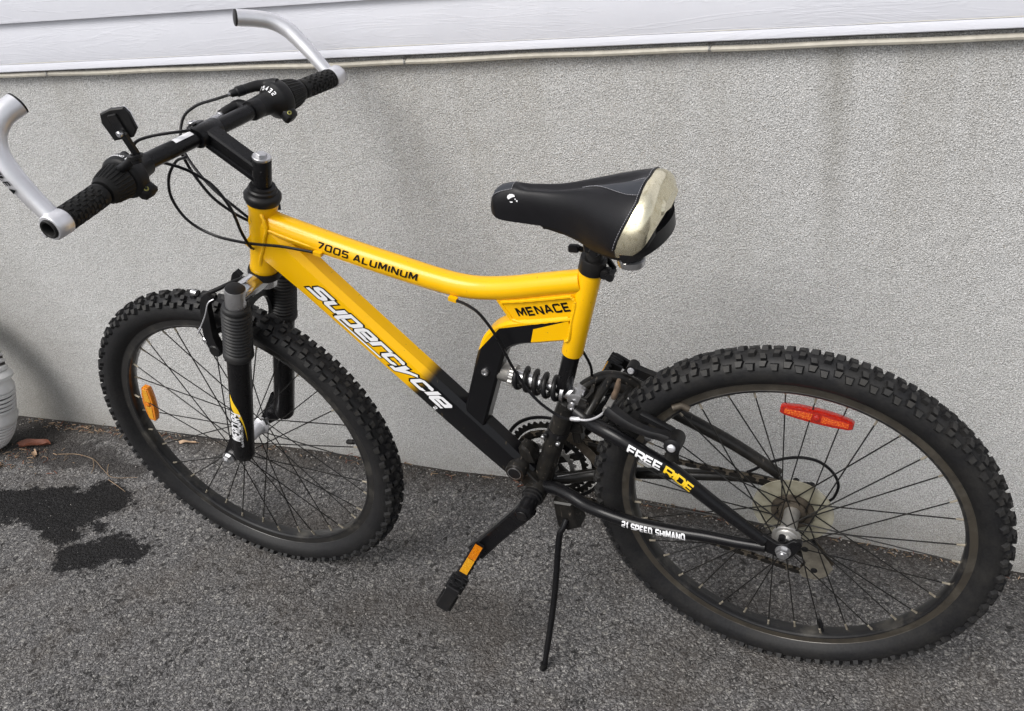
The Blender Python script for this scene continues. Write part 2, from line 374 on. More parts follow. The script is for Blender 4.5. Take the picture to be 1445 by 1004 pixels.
class MB:
    def __init__(s): s.v = []; s.f = []; s.m = []; s.mi = 0
    def add(s, vs, fs, mi=None):
        o = len(s.v); s.v += [V(x) for x in vs]
        for f in fs: s.f.append([i + o for i in f]); s.m.append(s.mi if mi is None else mi)
    def rings(s, rings, closed=False, caps=True, mi=None, wrap=True):
        n = len(rings[0]); vs = [p for r in rings for p in r]; fs = []
        N = len(rings)
        for i in range(N if closed else N - 1):
            a, b = i * n, ((i + 1) % N) * n
            for j in range(n if wrap else n - 1):
                k = (j + 1) % n
                fs.append((a + j, a + k, b + k, b + j))
        if caps and not closed:
            fs.append(tuple(reversed(range(n)))); fs.append(tuple(range((N - 1) * n, N * n)))
        s.add(vs, fs, mi)
    def tube(s, path, r, n=12, closed=False, caps=True, mi=None):
        P = [V(p) for p in path]; N = len(P)
        rr = r if isinstance(r, (list, tuple)) else [r] * N
        T = []
        for i in range(N):
            a = P[(i - 1) % N] if (closed or i) else P[0]; b = P[(i + 1) % N] if (closed or i < N - 1) else P[-1]
            T.append((b - a).normalized())
        u = T[0].orthogonal().normalized(); rings = []
        for i in range(N):
            u = (u - T[i] * u.dot(T[i])).normalized(); w_ = T[i].cross(u)
            rings.append([P[i] + (u * math.cos(2 * PI * j / n) + w_ * math.sin(2 * PI * j / n)) * rr[i] for j in range(n)])
        s.rings(rings, closed, caps, mi)
    def sweep(s, path, sec, up, mi=None, caps=True, scale=None):
        """sec: list of (a,b): a along side = t x up, b along up'"""
        P = [V(p) for p in path]; N = len(P); up = V(up); rings = []
        for i in range(N):
            t = (P[min(i + 1, N - 1)] - P[max(i - 1, 0)]).normalized()
            side = t.cross(up).normalized(); u = side.cross(t).normalized(); k = scale[i] if scale else 1
            if isinstance(k, (int, float)): k = (k, k)
            rings.append([P[i] + side * a * k[0] + u * b * k[1] for a, b in sec])
        s.rings(rings, False, caps, mi)
    def lathe(s, a, b, prof, n=24, caps=True, mi=None, closed=False):
        """prof: (distance along a->b, radius)"""
        a, b = V(a), V(b); t = (b - a).normalized(); u = t.orthogonal().normalized(); w_ = t.cross(u)
        rings = [[a + t * h + (u * math.cos(2 * PI * j / n) + w_ * math.sin(2 * PI * j / n)) * max(r, 1e-5) for j in range(n)] for h, r in prof]
        s.rings(rings, closed, caps, mi)
    def box(s, c, sx, sy, sz, rot=None, mi=None, bev=0.):
        c = V(c); Q = rot if rot is not None else Matrix.Identity(3)
        if bev:
            x, y, z = sx / 2, sy / 2, sz / 2; rg = []
            for (zz, k) in ((-z, bev), (-z + bev, 0), (z - bev, 0), (z, bev)):
                X, Y = x - k, y - k; e = bev * .6
                rg.append([c + Q @ V(p) for p in ((X, Y - e, zz), (X - e, Y, zz), (-X + e, Y, zz), (-X, Y - e, zz), (-X, -Y + e, zz), (-X + e, -Y, zz), (X - e, -Y, zz), (X, -Y + e, zz))])
            s.rings(rg, mi=mi); return
        vs = [c + Q @ V((i * sx / 2, j * sy / 2, k * sz / 2)) for k in (-1, 1) for i, j in ((-1, -1), (1, -1), (1, 1), (-1, 1))]
        s.add(vs, [(3, 2, 1, 0), (4, 5, 6, 7), (0, 1, 5, 4), (1, 2, 6, 5), (2, 3, 7, 6), (3, 0, 4, 7)], mi)
    def prism(s, poly, y0, y1, mi=None, bev=0.0, frame=None):
        """poly in (x,z), extruded along y; frame maps (x,y,z)->Vector"""
        F = frame or (lambda x, y, z: V((x, y, z)))
        n = len(poly); cx = sum(p[0] for p in poly) / n; cz = sum(p[1] for p in poly) / n
        def inset(d):
            o = []
            for i in range(n):
                a, b, c_ = V(poly[i - 1]), V(poly[i]), V(poly[(i + 1) % n])
                e1 = (b - a).normalized(); e2 = (c_ - b).normalized()
                n1 = V((-e1.y, e1.x)); n2 = V((-e2.y, e2.x)); k = n1 + n2
                k = k / max(.35, k.length_squared / 2) if k.length > 1e-6 else n1
                o.append(b + k * d)
            return o
        area = sum(poly[i - 1][0] * poly[i][1] - poly[i][0] * poly[i - 1][1] for i in range(n))
        sg = 1 if area > 0 else -1
        if bev:
            q = inset(bev * sg); lay = [(q, y0), (poly, y0 + bev), (poly, y1 - bev), (q, y1)]
        else: lay = [(poly, y0), (poly, y1)]
        s.rings([[F(p[0], y, p[1]) for p in pl] for pl, y in lay], mi=mi)
    def sphere(s, c, r, n=12, m_=8, sc=(1, 1, 1), mi=None):
        c = V(c); rg = []
        for i in range(m_ + 1):
            a = -PI / 2 + PI * i / m_; k = max(math.cos(a), 1e-3)
            rg.append([c + V((r * k * math.cos(2 * PI * j / n) * sc[0], r * k * math.sin(2 * PI * j / n) * sc[1], r * math.sin(a) * sc[2])) for j in range(n)])
        s.rings(rg, mi=mi)
    def build(s, name, mats, parent=None, angle=38, loc=None, smooth=True):
        me = bpy.data.meshes.new(name); me.from_pydata([tuple(x) for x in s.v], [], s.f)
        if isinstance(mats, str): mats = [mats]
        for k in mats: me.materials.append(MATS[k])
        if len(mats) > 1: me.polygons.foreach_set('material_index', s.m)
        bm = bmesh.new(); bm.from_mesh(me)
        bmesh.ops.recalc_face_normals(bm, faces=bm.faces)
        if smooth:
            lim = R(angle)
            for f in bm.faces: f.smooth = True
            for e in bm.edges:
                if len(e.link_faces) == 2 and e.calc_face_angle(0) > lim: e.smooth = False
        bm.to_mesh(me); bm.free(); me.update()
        o = bpy.data.objects.new(name, me); C.objects.link(o)
        if parent: o.parent = parent
        if loc is not None: o.location = loc
        return o

def empty(name, parent=None, loc=(0, 0, 0), label=None, cat=None, group=None):
    o = bpy.data.objects.new(name, None); C.objects.link(o); o.location = loc; o.empty_display_size = .1
    if parent: o.parent = parent
    if label: o['label'] = label
    if cat: o['category'] = cat
    if group: o['group'] = group
    return o
def tag(o, label=None, cat=None, group=None, kind=None):
    for k, v in (('label', label), ('category', cat), ('group', group), ('kind', kind)):
        if v: o[k] = v
    return o

# ------------------------------------------------------------------ stroke lettering (flat prints laid on surfaces)
G = {  # glyph: (width, [polylines on a 0..1 high grid])
 'A': (.9, [[(0, 0), (.38, 1), (.52, 1), (.9, 0)], [(.2, .3), (.7, .3)]]),
 'C': (.85, [[(.85, .78), (.85, .88), (.73, 1), (.12, 1), (0, .88), (0, .12), (.12, 0), (.73, 0), (.85, .12), (.85, .22)]]),
 'D': (.88, [[(0, 0), (0, 1), (.7, 1), (.88, .82), (.88, .18), (.7, 0), (0, 0)]]),
 'E': (.8, [[(.8, 1), (0, 1), (0, 0), (.8, 0)], [(0, .5), (.72, .5)]]),
 'F': (.78, [[(.78, 1), (0, 1), (0, 0)], [(0, .5), (.7, .5)]]),
 'G': (.85, [[(.85, .8), (.85, .9), (.73, 1), (.12, 1), (0, .88), (0, .12), (.12, 0), (.85, 0), (.85, .5), (.5, .5)]]),
 'H': (.85, [[(0, 0), (0, 1)], [(.85, 0), (.85, 1)], [(0, .5), (.85, .5)]]),
 'I': (.0, [[(0, 0), (0, 1)]]),
 'L': (.72, [[(0, 1), (0, 0), (.72, 0)]]),
 'M': (1.05, [[(0, 0), (0, 1), (.12, 1), (.52, .25), (.93, 1), (1.05, 1), (1.05, 0)]]),
 'N': (.88, [[(0, 0), (0, 1), (.1, 1), (.78, 0), (.88, 0), (.88, 1)]]),
 'O': (.88, [[(.44, 0), (.12, 0), (0, .12), (0, .88), (.12, 1), (.76, 1), (.88, .88), (.88, .12), (.76, 0), (.44, 0)]]),
 'P': (.85, [[(0, 0), (0, 1), (.73, 1), (.85, .88), (.85, .55), (.73, .42), (0, .42)]]),
 'R': (.85, [[(0, 0), (0, 1), (.73, 1), (.85, .88), (.85, .55), (.73, .42), (0, .42)], [(.45, .42), (.85, 0)]]),
 'S': (.82, [[(.82, .85), (.82, .9), (.72, 1), (.1, 1), (0, .9), (0, .6), (.1, .52), (.72, .5), (.82, .4), (.82, .1), (.72, 0), (.1, 0), (0, .1), (0, .16)]]),
 'U': (.85, [[(0, 1), (0, .12), (.12, 0), (.73, 0), (.85, .12), (.85, 1)]]),
 'Y': (.85, [[(0, 1), (0, .55), (.12, .45), (.85, .45)], [(.85, 1), (.85, .12), (.73, 0), (.1, 0)]]),
 '0': (.85, [[(.42, 0), (.12, 0), (0, .12), (0, .88), (.12, 1), (.73, 1), (.85, .88), (.85, .12), (.73, 0), (.42, 0)]]),
 '1': (.3, [[(0, .8), (.3, 1), (.3, 0)]]),
 '2': (.8, [[(0, .85), (0, .9), (.1, 1), (.7, 1), (.8, .9), (.8, .6), (.7, .5), (.1, .45), (0, .38), (0, 0), (.8, 0)]]),
 '5': (.8, [[(.8, 1), (0, 1), (0, .55), (.7, .55), (.8, .45), (.8, .1), (.7, 0), (.1, 0), (0, .1)]]),
 '7': (.78, [[(0, 1), (.78, 1), (.78, .85), (.3, 0)]]),
 '4': (.8, [[(.65, 0), (.65, 1), (0, .3), (.85, .3)]]), '3': (.8, [[(0, 1), (.8, 1), (.8, .5), (.2, .5)], [(.8, .5), (.8, 0), (0, 0)]]),
 's': (.95, [[(.98, .84), (.98, 1), (.12, 1), (0, .9), (0, .6), (.1, .52), (.85, .48), (.95, .4), (.95, .1), (.83, 0), (-.05, 0), (-.05, .16)]]),
 'u': (.95, [[(0, 1), (0, .12), (.12, 0), (.95, 0)], [(.95, 1), (.95, -.02)]]),
 'p': (.95, [[(0, -.42), (0, 1), (.83, 1), (.95, .88), (.95, .12), (.83, 0), (.1, 0)]]),
 'e': (.95, [[(.1, .45), (.95, .45), (.95, .88), (.83, 1), (.12, 1), (0, .88), (0, .12), (.12, 0), (.97, 0), (.97, .1)]]),
 'r': (.72, [[(0, 0), (0, 1), (.78, 1), (.78, .80)]]),
 'c': (.92, [[(.92, .76), (.92, .88), (.82, 1), (.12, 1), (0, .88), (0, .12), (.12, 0), (.82, 0), (.92, .12), (.92, .24)]]),
 'y': (.95, [[(0, 1), (.12, .12), (.95, 1)], [(.52, .5), (.12, -.34), (-.25, -.34)]]),
 'l': (.0, [[(0, 0), (0, 1.28)]]),
}
def strips(pl, hw):
    """mitred ribbon along a 2D polyline"""
    P = [V(p) for p in pl]; n = len(P); L_ = []; 
    for i in range(n):
        a = P[i - 1] if i else None; c_ = P[i + 1] if i < n - 1 else None
        if a is None: d = (c_ - P[i]).normalized(); nn = V((-d.y, d.x)); k = nn
        elif c_ is None: d = (P[i] - a).normalized(); nn = V((-d.y, d.x)); k = nn
        else:
            d1 = (P[i] - a).normalized(); d2 = (c_ - P[i]).normalized(); n1 = V((-d1.y, d1.x)); n2 = V((-d2.y, d2.x)); k = n1 + n2
            k = k / max(k.length_squared / 2, .3)
        L_.append((P[i] + k * hw, P[i] - k * hw))
    return L_
def subdiv(pl, step=.25):
    o = [pl[0]]
    for a, b in zip(pl, pl[1:]):
        d = math.dist(a, b); n = max(1, int(d / step))
        for j in range(1, n + 1): o.append((a[0] + (b[0] - a[0]) * j / n, a[1] + (b[1] - a[1]) * j / n))
    return o
def text_width(txt, gap, wx=1., space=.6):
    return sum((G[c][0] * wx + gap) if c != ' ' else space for c in txt) - gap
def lettering(mb, txt, fmap, h, thick=.18, gap=.32, wx=1.0, shear=0., lift=0., length=None, mi=None, grow=0., extra=None, fine=False, space=.6):
    """fmap(u, v, lift) -> Vector, u along the baseline and v up, both in metres"""
    tot = text_width(txt, gap, wx, space); kx = (length / (tot * h)) if length else 1.
    x = 0.; lay = 0
    hw = thick / 2 + grow
    for c in txt:
        if c == ' ': x += space; continue
        gw, pls = G[c]
        if extra and (c in extra): pls = pls + extra[c]
        for q in pls:
            q2 = [(x + a * wx, b) for a, b in q]
            if grow or not (len(q2) > 2 and q2[0] == q2[-1]):   # square ends reach out by half a stroke
                a, b = V(q2[0]), V(q2[1]); e = (a - b).normalized() * (grow); q2[0] = tuple(a + e)
                a, b = V(q2[-1]), V(q2[-2]); e = (a - b).normalized() * (grow); q2[-1] = tuple(a + e)
            L_ = strips(subdiv(q2, .12 if fine else .5), hw); lay += 1
            vs = []
            for p in L_:
                for z in p:
                    vs.append(fmap((z.x + shear * z.y) * h * kx, z.y * h, lift + (lay % 3) * 2.5e-5))
            mb.add(vs, [(2 * i, 2 * i + 1, 2 * i + 3, 2 * i + 2) for i in range(len(L_) - 1)], mi)
        x += gw * wx + gap
def plane_map(o, du, dv):
    o, du, dv = V(o), V(du).normalized(), V(dv); dv = (dv - du * dv.dot(du)).normalized(); n = du.cross(dv)
    if n.y > 0: n = -n
    return lambda u, v, l: o + du * u + dv * v + n * l
def tube_map(a, b, r, ang0, flip=1):
    """along the tube a->b; v wraps round it, starting at the angle ang0 from -y towards +up"""
    a, b = V(a), V(b); t = (b - a).normalized(); y = V((0, -1, 0)); y = (y - t * y.dot(t)).normalized(); up = t.cross(y) * flip
    def f(u, v, l):
        q = ang0 + v / r
        return a + t * u + (y * math.cos(q) + up * math.sin(q)) * (r + l)
    return f

# ================================================================== GROUND
BX = [(-60, .03), (-2.25, .022), (-1.9, .026), (-1.255, .032), (-.997, .027), (-.859, .021), (-.712, .025), (-.405, .012), (-.19, -.008), (.024, -.028), (.232, -.044), (.405, -.054), (1.2, -.09), (60, -.1)]
def base_z(x):
    for (a, za), (b, zb) in zip(BX, BX[1:]):
        if x <= b:
            t = max(0., (x - a) / (b - a)); return za + (zb - za) * t
    return BX[-1][1]
def ss(a, b, x):
    t = min(1, max(0, (x - a) / (b - a))); return t * t * (3 - 2 * t)
WALL_Y = .3586
def gz(x, y):
    f = .0012 + .0068 * ss(.3, .95, -x) - .04 * ss(.4, 1.4, x)
    wgt = ss(.10, .36, y); z = f * (1 - wgt) + base_z(x) * wgt
    und = noise.noise(V((x * 3.1, y * 3.1, 0))) * .0025 * (1 - ss(-.05, .1, -abs(y) + .1) * .7)
    return z + (und if abs(x) < 6 else 0)
def axis(lo, hi, step, far):
    a = []; x = lo
    while x < hi + 1e-6: a.append(x); x += step
    g = step; b = lo; left = []
    while b > -far: g *= 1.5; b -= g; left.append(b)
    g = step; b = hi; right = []
    while b < far: g *= 1.5; b += g; right.append(b)
    return left[::-1] + a + right
xs = axis(-2.9, 1.0, .02, 150); ys = axis(-.8, .42, .02, 150)
mb = MB(); nx = len(xs)
mb.add([(x, y, gz(x, y)) for y in ys for x in xs], [(j * nx + i, j * nx + i + 1, (j + 1) * nx + i + 1, (j + 1) * nx + i) for j in range(len(ys) - 1) for i in range(nx - 1)])
tag(mb.build('ground', 'asphalt'), kind='structure', label='worn grey asphalt driveway with dark wet patches')

# ================================================================== HOUSE
house = empty('house', loc=(0, 0, 0), label='house side with grey stucco foundation under white wood grained siding', cat='house')
SLOPE = .0183
def sz(x, z0): return z0 + SLOPE * x          # heights measured at x = 0
mb = MB()
X0, X1 = -9., 9.
top_at = lambda x: sz(x, 1.012)
cols = [X0 + (X1 - X0) * i / 180 for i in range(181)]
ring = [[V((x, WALL_Y, -.4)), V((x, WALL_Y, top_at(x))), V((x, WALL_Y + .25, top_at(x))), V((x, WALL_Y + .25, -.4))] for x in cols]
mb.rings(ring)
mb.build('foundation_wall', 'grey_stucco', house)
mb = MB()
mb.rings([[V((x, WALL_Y + .022, top_at(x) - .0)), V((x, WALL_Y + .022, sz(x, 3.2))), V((x, WALL_Y + .20, sz(x, 3.2))), V((x, WALL_Y + .20, top_at(x)))] for x in (X0, X1)])
mb.build('gap_shade_board', 'gap_shade', house)  # near-black board: shade of the gap under the siding put in as colour
# starter strip: flat band with a rolled lower lip
def strip_rings(sec):
    return [[V((x, y, sz(x, z))) for y, z in sec] for x in (X0, -6, -3, -1.5, 0, 1.5, 3, 6, X1)]
yf = .335
mb = MB()
mb.rings(strip_rings([(yf + .002, 1.0178), (yf, 1.0195), (yf, 1.0325), (yf + .0008, 1.0338), (yf + .030, 1.0338), (yf + .030, 1.0178)]))
mb.build('starter_strip', 'white_vinyl', house)
mb = MB(); mb.rings(strip_rings([(yf + .0008, 1.0339), (yf - .0004, 1.0345), (yf - .0002, 1.0358), (yf + .02, 1.0358), (yf + .02, 1.0339)]))
mb.build('siding_seam', 'yellowed_seam', house)
zz = 1.0359; first = None
for i in range(22):
    e = .0795 if i == 0 else .105
    mb = MB(); zt = zz + e
    y0 = yf - .0002
    mb.rings(strip_rings([(y0, zz + .0015), (y0 + .0004, zz), (y0 + .018, zz), (y0 + .024, zt + .004), (y0 + .0125, zt + .004)] if i else [(y0, zz + .0005), (y0 + .0002, zz), (y0 + .018, zz), (y0 + .024, zt + .004), (y0 + .0125, zt + .004)]))
    mb.build('siding_plank', 'white_vinyl', house)
    zz = zt + .0004; yf = .335

# old beige cable run under the siding
def cable_z(x):
    T = [(-4, .94), (-1.76, .9785), (-.87, .9880), (-.21, 1.0015), (.287, 1.0085), (2, 1.03)]
    for (a, b), (c_, d) in zip(T, T[1:]):
        if x <= c_: return b + (d - b) * (x - a) / (c_ - a)
    return 1.03
mb = MB(); pts = []
for i in range(160):
    x = -3.4 + i * .035
    z = cable_z(x) + .0007 * math.sin(x * 9) + .0006 * math.sin(x * 23 + 1)
    pts.append(V((x, .3455 - .0006 * math.sin(x * 17), z)))
mb.tube(pts, .0052, 8)
cable = mb.build('cable', 'cable_beige'); tag(cable, 'old beige cable stapled along the wall just under the white siding', 'cable')
for x in (-1.62, -.76, -.19, .9):
    mb = MB()
    z = cable_z(x)
    for s_ in (-.003, .003):
        mb.tube([V((x + s_, WALL_Y + .004, z + .010)), V((x + s_ * .6, .3405, z + .005)), V((x - s_ * .3, .3392, z)), V((x - s_, .3425, z - .006))], .0009, 6)
    mb.build('staple', 'worn_alloy', cable)

# ================================================================== DRAINPIPE (flexible corrugated, at the left edge)
pipe = empty('drainpipe', loc=(-2.14, .27, .03), label='white corrugated flexible drainpipe elbow at the foot of the wall', cat='drainpipe')
o0 = V((-2.14, .27, .03))
PP = cr([(-2.200, .212, .012), (-2.165, .215, .055), (-2.122, .220, .10), (-2.088, .226, .17), (-2.072, .234, .23), (-2.076, .244, .28), (-2.125, .270, .345), (-2.205, .295, .415), (-2.31, .303, .50), (-2.38, .303, .62), (-2.40, .303, .95)], 40)
cumP = [0]
for a_, b_ in zip(PP, PP[1:]): cumP.append(cumP[-1] + (b_ - a_).length)
def pipe_at(s_):
    i = 0
    while i < len(cumP) - 2 and cumP[i + 1] < s_: i += 1
    return PP[i].lerp(PP[i + 1], (s_ - cumP[i]) / max(1e-9, cumP[i + 1] - cumP[i]))
def section(name, prof):
    mb = MB(); mb.tube([pipe_at(s_) - o0 + V((-.016, 0, 0)) for s_, r in prof], [r * .94 for s_, r in prof], 36); mb.build(name, 'white_corrugated', pipe)
def pleats(s0, s1, r, n, groove=.0060):
    o = [(s0, r - .006), (s0 + .001, r)]; p_ = (s1 - s0) / n
    for i in range(1, n):
        q = s0 + p_ * i; o += [(q - p_ * .30, r), (q - p_ * .20, r - groove), (q + p_ * .20, r - groove), (q + p_ * .30, r)]
    return o + [(s1 - .001, r), (s1, r - .006)]
section('outlet', [(0, .034), (.001, .037), (.035, .038), (.037, .034)])
section('sleeve_ring', [(.036, .040), (.038, .046), (.072, .047), (.074, .044)])
section('pleated_sleeve', pleats(.073, .150, .0560, 8))
section('sleeve_cone', [(.150, .050), (.152, .0585), (.158, .0590), (.182, .047), (.184, .045)])
section('pleated_sleeve', pleats(.183, .238, .0545, 5))
section('sleeve_cone', [(.238, .050), (.241, .0545), (.246, .0545), (.268, .044), (.270, .042)])
section('sleeve_ring', [(.268, .043), (.271, .0560), (.277, .0565), (.284, .050), (.286, .046)])
section('pleated_sleeve', pleats(.285, .360, .0480, 6, .0048))
def inner(prof):  # dark tube inside the pleats, painting in the shade of their grooves
    mb = MB(); mb.tube([pipe_at(s_) - o0 + V((-.016, 0, 0)) for s_, r in prof], [r * .94 for s_, r in prof], 36); mb.build('groove_shade', 'stone_and_groove_shade', pipe)
simple('stone_and_groove_shade', (.045, .042, .04), .8, var=.4)
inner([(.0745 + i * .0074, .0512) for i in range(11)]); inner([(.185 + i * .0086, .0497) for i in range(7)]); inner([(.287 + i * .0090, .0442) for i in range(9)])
section('upper_pipe', [(.358, .043), (.36, .046), (.62, .045), (.95, .045)])

# ================================================================== BIKE
LEAN, YAW = .07804, -.03172
bike = empty('mountain_bike', label='yellow and black full suspension mountain bike leaning on its kickstand', cat='bicycle')
bike.rotation_euler = (LEAN, 0, YAW)

# ---------- wheels
RO, HZ = .338, .338
def build_wheel(name, tyre_m, rim_m, hubspec, phase, refl, valve_ang, parent, loc, label):
    wl = empty(name, parent, loc); wl['label'] = label
    # tyre casing
    mb = MB(); n = 180
    sec = []
    for i in range(19):
        a = R(-142 + 284 * i / 18)
        sec.append((.3055 + .0255 * math.cos(a) * (1.0 if abs(a) < 1.6 else .92), .0258 * math.sin(a)))
    sec = [(.283, -.0118), (.2845, -.0135)] + [s_ for s_ in sec if s_[0] > .287] + [(.2845, .0135), (.283, .0118)]
    rings = [[V((r * math.cos(t), y, r * math.sin(t))) for r, y in sec] for t in (2 * PI * i / n for i in range(n))]
    mb.rings(rings, closed=True, caps=False)
    # moulded sidewall ribs
    for rr, yy in ((.2925, .0193), (.2975, .0228)):
        for s_ in (-1, 1):
            mb.tube([V((rr * math.cos(2 * PI * i / n), s_ * yy, rr * math.sin(2 * PI * i / n))) for i in range(n)], .0010, 5, closed=True, mi=1)
    # tread blocks
    rnd = random.Random(3)
    def block(t, lat, wid, lng, hgt, skew=0., taper=.78, tw=0.):
        # lat = angle round the casing section from the crown
        er = V((math.cos(t), 0, math.sin(t))); et = V((-math.sin(t), 0, math.cos(t))); ey = V((0, 1, 0))
        nrm = er * math.cos(lat) + ey * math.sin(lat); sd_ = ey * math.cos(lat) - er * math.sin(lat)
        c0 = er * .3055 + nrm * .0246
        lo = []; hi = []
        for i, j in ((-1, -1), (1, -1), (1, 1), (-1, 1)):
            k = j * skew
            p = sd_ * (i * wid / 2) + et * (j * lng / 2 * (1 + tw * i) + i * skew * lng)
            lo.append(c0 + p * 1.08); hi.append(c0 + nrm * (hgt + .0012) + p * taper)
        mb.add(lo + hi, [(0, 1, 5, 4), (1, 2, 6, 5), (2, 3, 7, 6), (3, 0, 4, 7)]); mb.add(hi, [(0, 1, 2, 3)], 1)
    NP = 58
    for i in range(NP):
        t = 2 * PI * i / NP; d = 2 * PI / NP
        j = lambda: 1 + rnd.uniform(-.06, .06)
        for s_ in (-1, 1):
            block(t + (.03 if s_ > 0 else -.03) * d, s_ * .185, .0088 * j(), .0098 * j(), .0058, .10 * s_, .86)
            block(t + .5 * d, s_ * .44, .0095 * j(), .0095 * j(), .0056, -.12 * s_, .86)
            block(t + (.02) * d, s_ * .98, 0.0115 * j(), .0112 * j(), .0058, .06, .80, -.22 * s_)
            block(t + .5 * d, s_ * .82, .0098 * j(), .0115 * j(), .0054, -.06, .82, -.20 * s_)
    mb.build('tyre', [tyre_m, 'worn_tread'], wl, angle=30)
    # rim
    mb = MB()
    sec = [(.2855, -.0128), (.2860, -.0118), (.2850, -.0108), (.2800, -.0105), (.2790, 0), (.2800, .0105), (.2850, .0108), (.2860, .0118), (.2855, .0128),
           (.2835, .0128), (.2830, .0122), (.2720, .0122), (.2712, .0126), (.2690, .0124), (.2670, .0112), (.2655, .0080), (.2650, 0), (.2655, -.0080), (.2670, -.0112), (.2690, -.0124), (.2712, -.0126), (.2720, -.0122), (.2830, -.0122), (.2835, -.0128)]
    mb.rings([[V((r * math.cos(2 * PI * i / n), y, r * math.sin(2 * PI * i / n))) for r, y in sec] for i in range(n)], closed=True, caps=False)
    mb.build('rim', rim_m, wl, angle=25)
    # hub
    mb = MB(); mb.lathe((0, hubspec['y0'], 0), (0, 1, 0), [(h - hubspec['y0'], r) for h, r in hubspec['prof']], 32)
    mb.build('hub', hubspec['mat'], wl)
    for s_, y in ((-1, hubspec['ax'][0]), (1, hubspec['ax'][1])):
        mb = MB()
        mb.lathe((0, y, 0), (0, y + s_, 0), [(-.012, .0048), (.0115, .0048), (.0118, .0040)], 12)
        mb.lathe((0, y, 0), (0, y + s_, 0), [(-.0015, .0125), (0, .0130), (.0015, .0125)], 20)
        mb.lathe((0, y, 0), (0, y + s_, 0), [(.0012, .0100), (.0090, .0100), (.0098, .0084)], 6)
        mb.build('axle_nut', 'steel', wl, angle=20)
    # spokes: four shared meshes, rotated round the hub
    fl = hubspec['flange']
    protos = []
    for (side, lead) in ((0, 1), (0, -1), (1, 1), (1, -1)):
        y, r = fl[side]; sg = -1 if side == 0 else 1
        a_h = lead * R(61)                  # hub hole angle relative to the rim hole at angle 0
        ph = V((r * math.cos(a_h), y + sg * .0016 * lead, r * math.sin(a_h)))
        pr = V((.2655, sg * .0035, 0))
        d = (pr - ph).normalized()
        mb = MB()
        mb.tube([ph - V((0, sg * lead * .004, 0)), ph - V((0, 0, 0)) + d * .002, ph + d * .006, pr - d * .012], .00115, 6)
        mb.tube([pr - d * .0125, pr - d * .012, pr - d * .003, pr], [.0012, .0018, .0018, .0024], 8, mi=1)
        protos.append(mb)
    first_ = {}
    for i in range(36):
        side = i % 2; lead = 1 if (i // 2) % 2 == 0 else -1
        key = (0 if side == 0 else 2) + (0 if lead == 1 else 1)
        if key not in first_:
            o = protos[key].build('spoke', ['black_steel', 'brass_nipple'], wl); first_[key] = o
        else:
            o = first_[key].copy(); C.objects.link(o); o.parent = wl
        o.rotation_euler = (0, -(R(10 * i) + phase), 0)
    # valve
    mb = MB(); a = valve_ang; e = V((math.cos(a), 0, math.sin(a)))
    mb.lathe(e * .266, e * .1, [(0, .0040), (.004, .0036), (.012, .0034), (.013, .0048), (.026, .0050), (.028, .004)], 12)
    mb.build('valve', 'black_plastic', wl)
    return wl

def refl(wl, ang, rad, length, width, mat1, mat2, y, name, tilt=0.):
    """wheel reflector clipped between spokes, its long side square to the radius; a boat shaped block with a prism face"""
    e = V((math.cos(ang), 0, math.sin(ang))); t = V((-math.sin(ang), 0, math.cos(ang))); c0 = e * rad + V((0, y, 0))
    mb = MB(); rings = []
    def outline(k, kk): 
        L2, W2 = length / 2 * k, width / 2 * kk
        return [(-L2, -W2 * .50), (-L2 * .90, -W2 * .72), (-L2 * .5, -W2 * .92), (0, -W2), (L2 * .5, -W2 * .92), (L2 * .90, -W2 * .72), (L2, -W2 * .50), (L2, W2 * .30), (L2 * .93, W2 * .55), (L2 * .5, W2 * .88), (0, W2), (-L2 * .5, W2 * .88), (-L2 * .93, W2 * .55), (-L2, W2 * .30)]
    for (yy, k, kk) in ((.006, .95, .9), (.004, 1, 1), (-.004, 1, 1), (-.006, .97, .9)):
        rings.append([c0 + t * a + e * b + V((0, yy, 0)) for a, b in outline(k, kk)])
    mb.rings(rings, mi=0)
    for s_ in (-1, 1):        # raised prism panels on either side of the clip
        for yy in (-1, 1):
            mb.rings([[c0 + t * (s_ * length * .25 + a * length * .185) + e * (b * width * .25 * (1 - .35 * (a * s_ > 0))) + V((0, q, 0)) for a, b in ((-1, -1), (1, -1), (1, 1), (-1, 1))] for q in (yy * .0060, yy * .0068)], mi=1)
    mb.lathe(c0 + V((0, -.009, 0)), c0 + V((0, .009, 0)), [(0, .0035), (.001, .005), (.017, .005), (.018, .0035)], 16, mi=2)
    return mb.build(name, [mat1, mat2, 'orange_reflector_back' if 'amber' in mat1 else 'red_reflector'], wl)

rear_hub = dict(y0=-.052, mat='worn_alloy', ax=(-.0685, .0685),
    prof=[(-.054, .008), (-.053, .0125), (-.049, .0145), (-.048, .0165), (-.0425, .0170), (-.0405, .0185), (-.0400, .0230), (-.0385, .0238), (-.0360, .0238), (-.0350, .0225), (-.0340, .0150), (-.026, .0135), (.006, .0130), (.0165, .0135), (.0225, .0135), (.05, .013), (.052, .008)],
    flange=((-.037, .0208), (.0198, .0208)))
front_hub = dict(y0=-.048, mat='satin_alloy', ax=(-.066, .066),
    prof=[(-.048, .007), (-.046, .013), (-.038, .0145), (-.0365, .0195), (-.0335, .0200), (-.032, .0185), (-.030, .0135), (-.018, .0120), (.018, .0120), (.030, .0135), (.032, .0185), (.0335, .0200), (.0365, .0195), (.038, .0145), (.046, .013), (.048, .007)],
    flange=((-.035, .0175), (.035, .0175)))
rearw = build_wheel('wheel', 'dusty_tyre_rubber', 'rim_worn', rear_hub, R(1.5), None, R(-78), bike, (0, 0, HZ), 'rear wheel with dusty tyre, worn rim and red reflector')
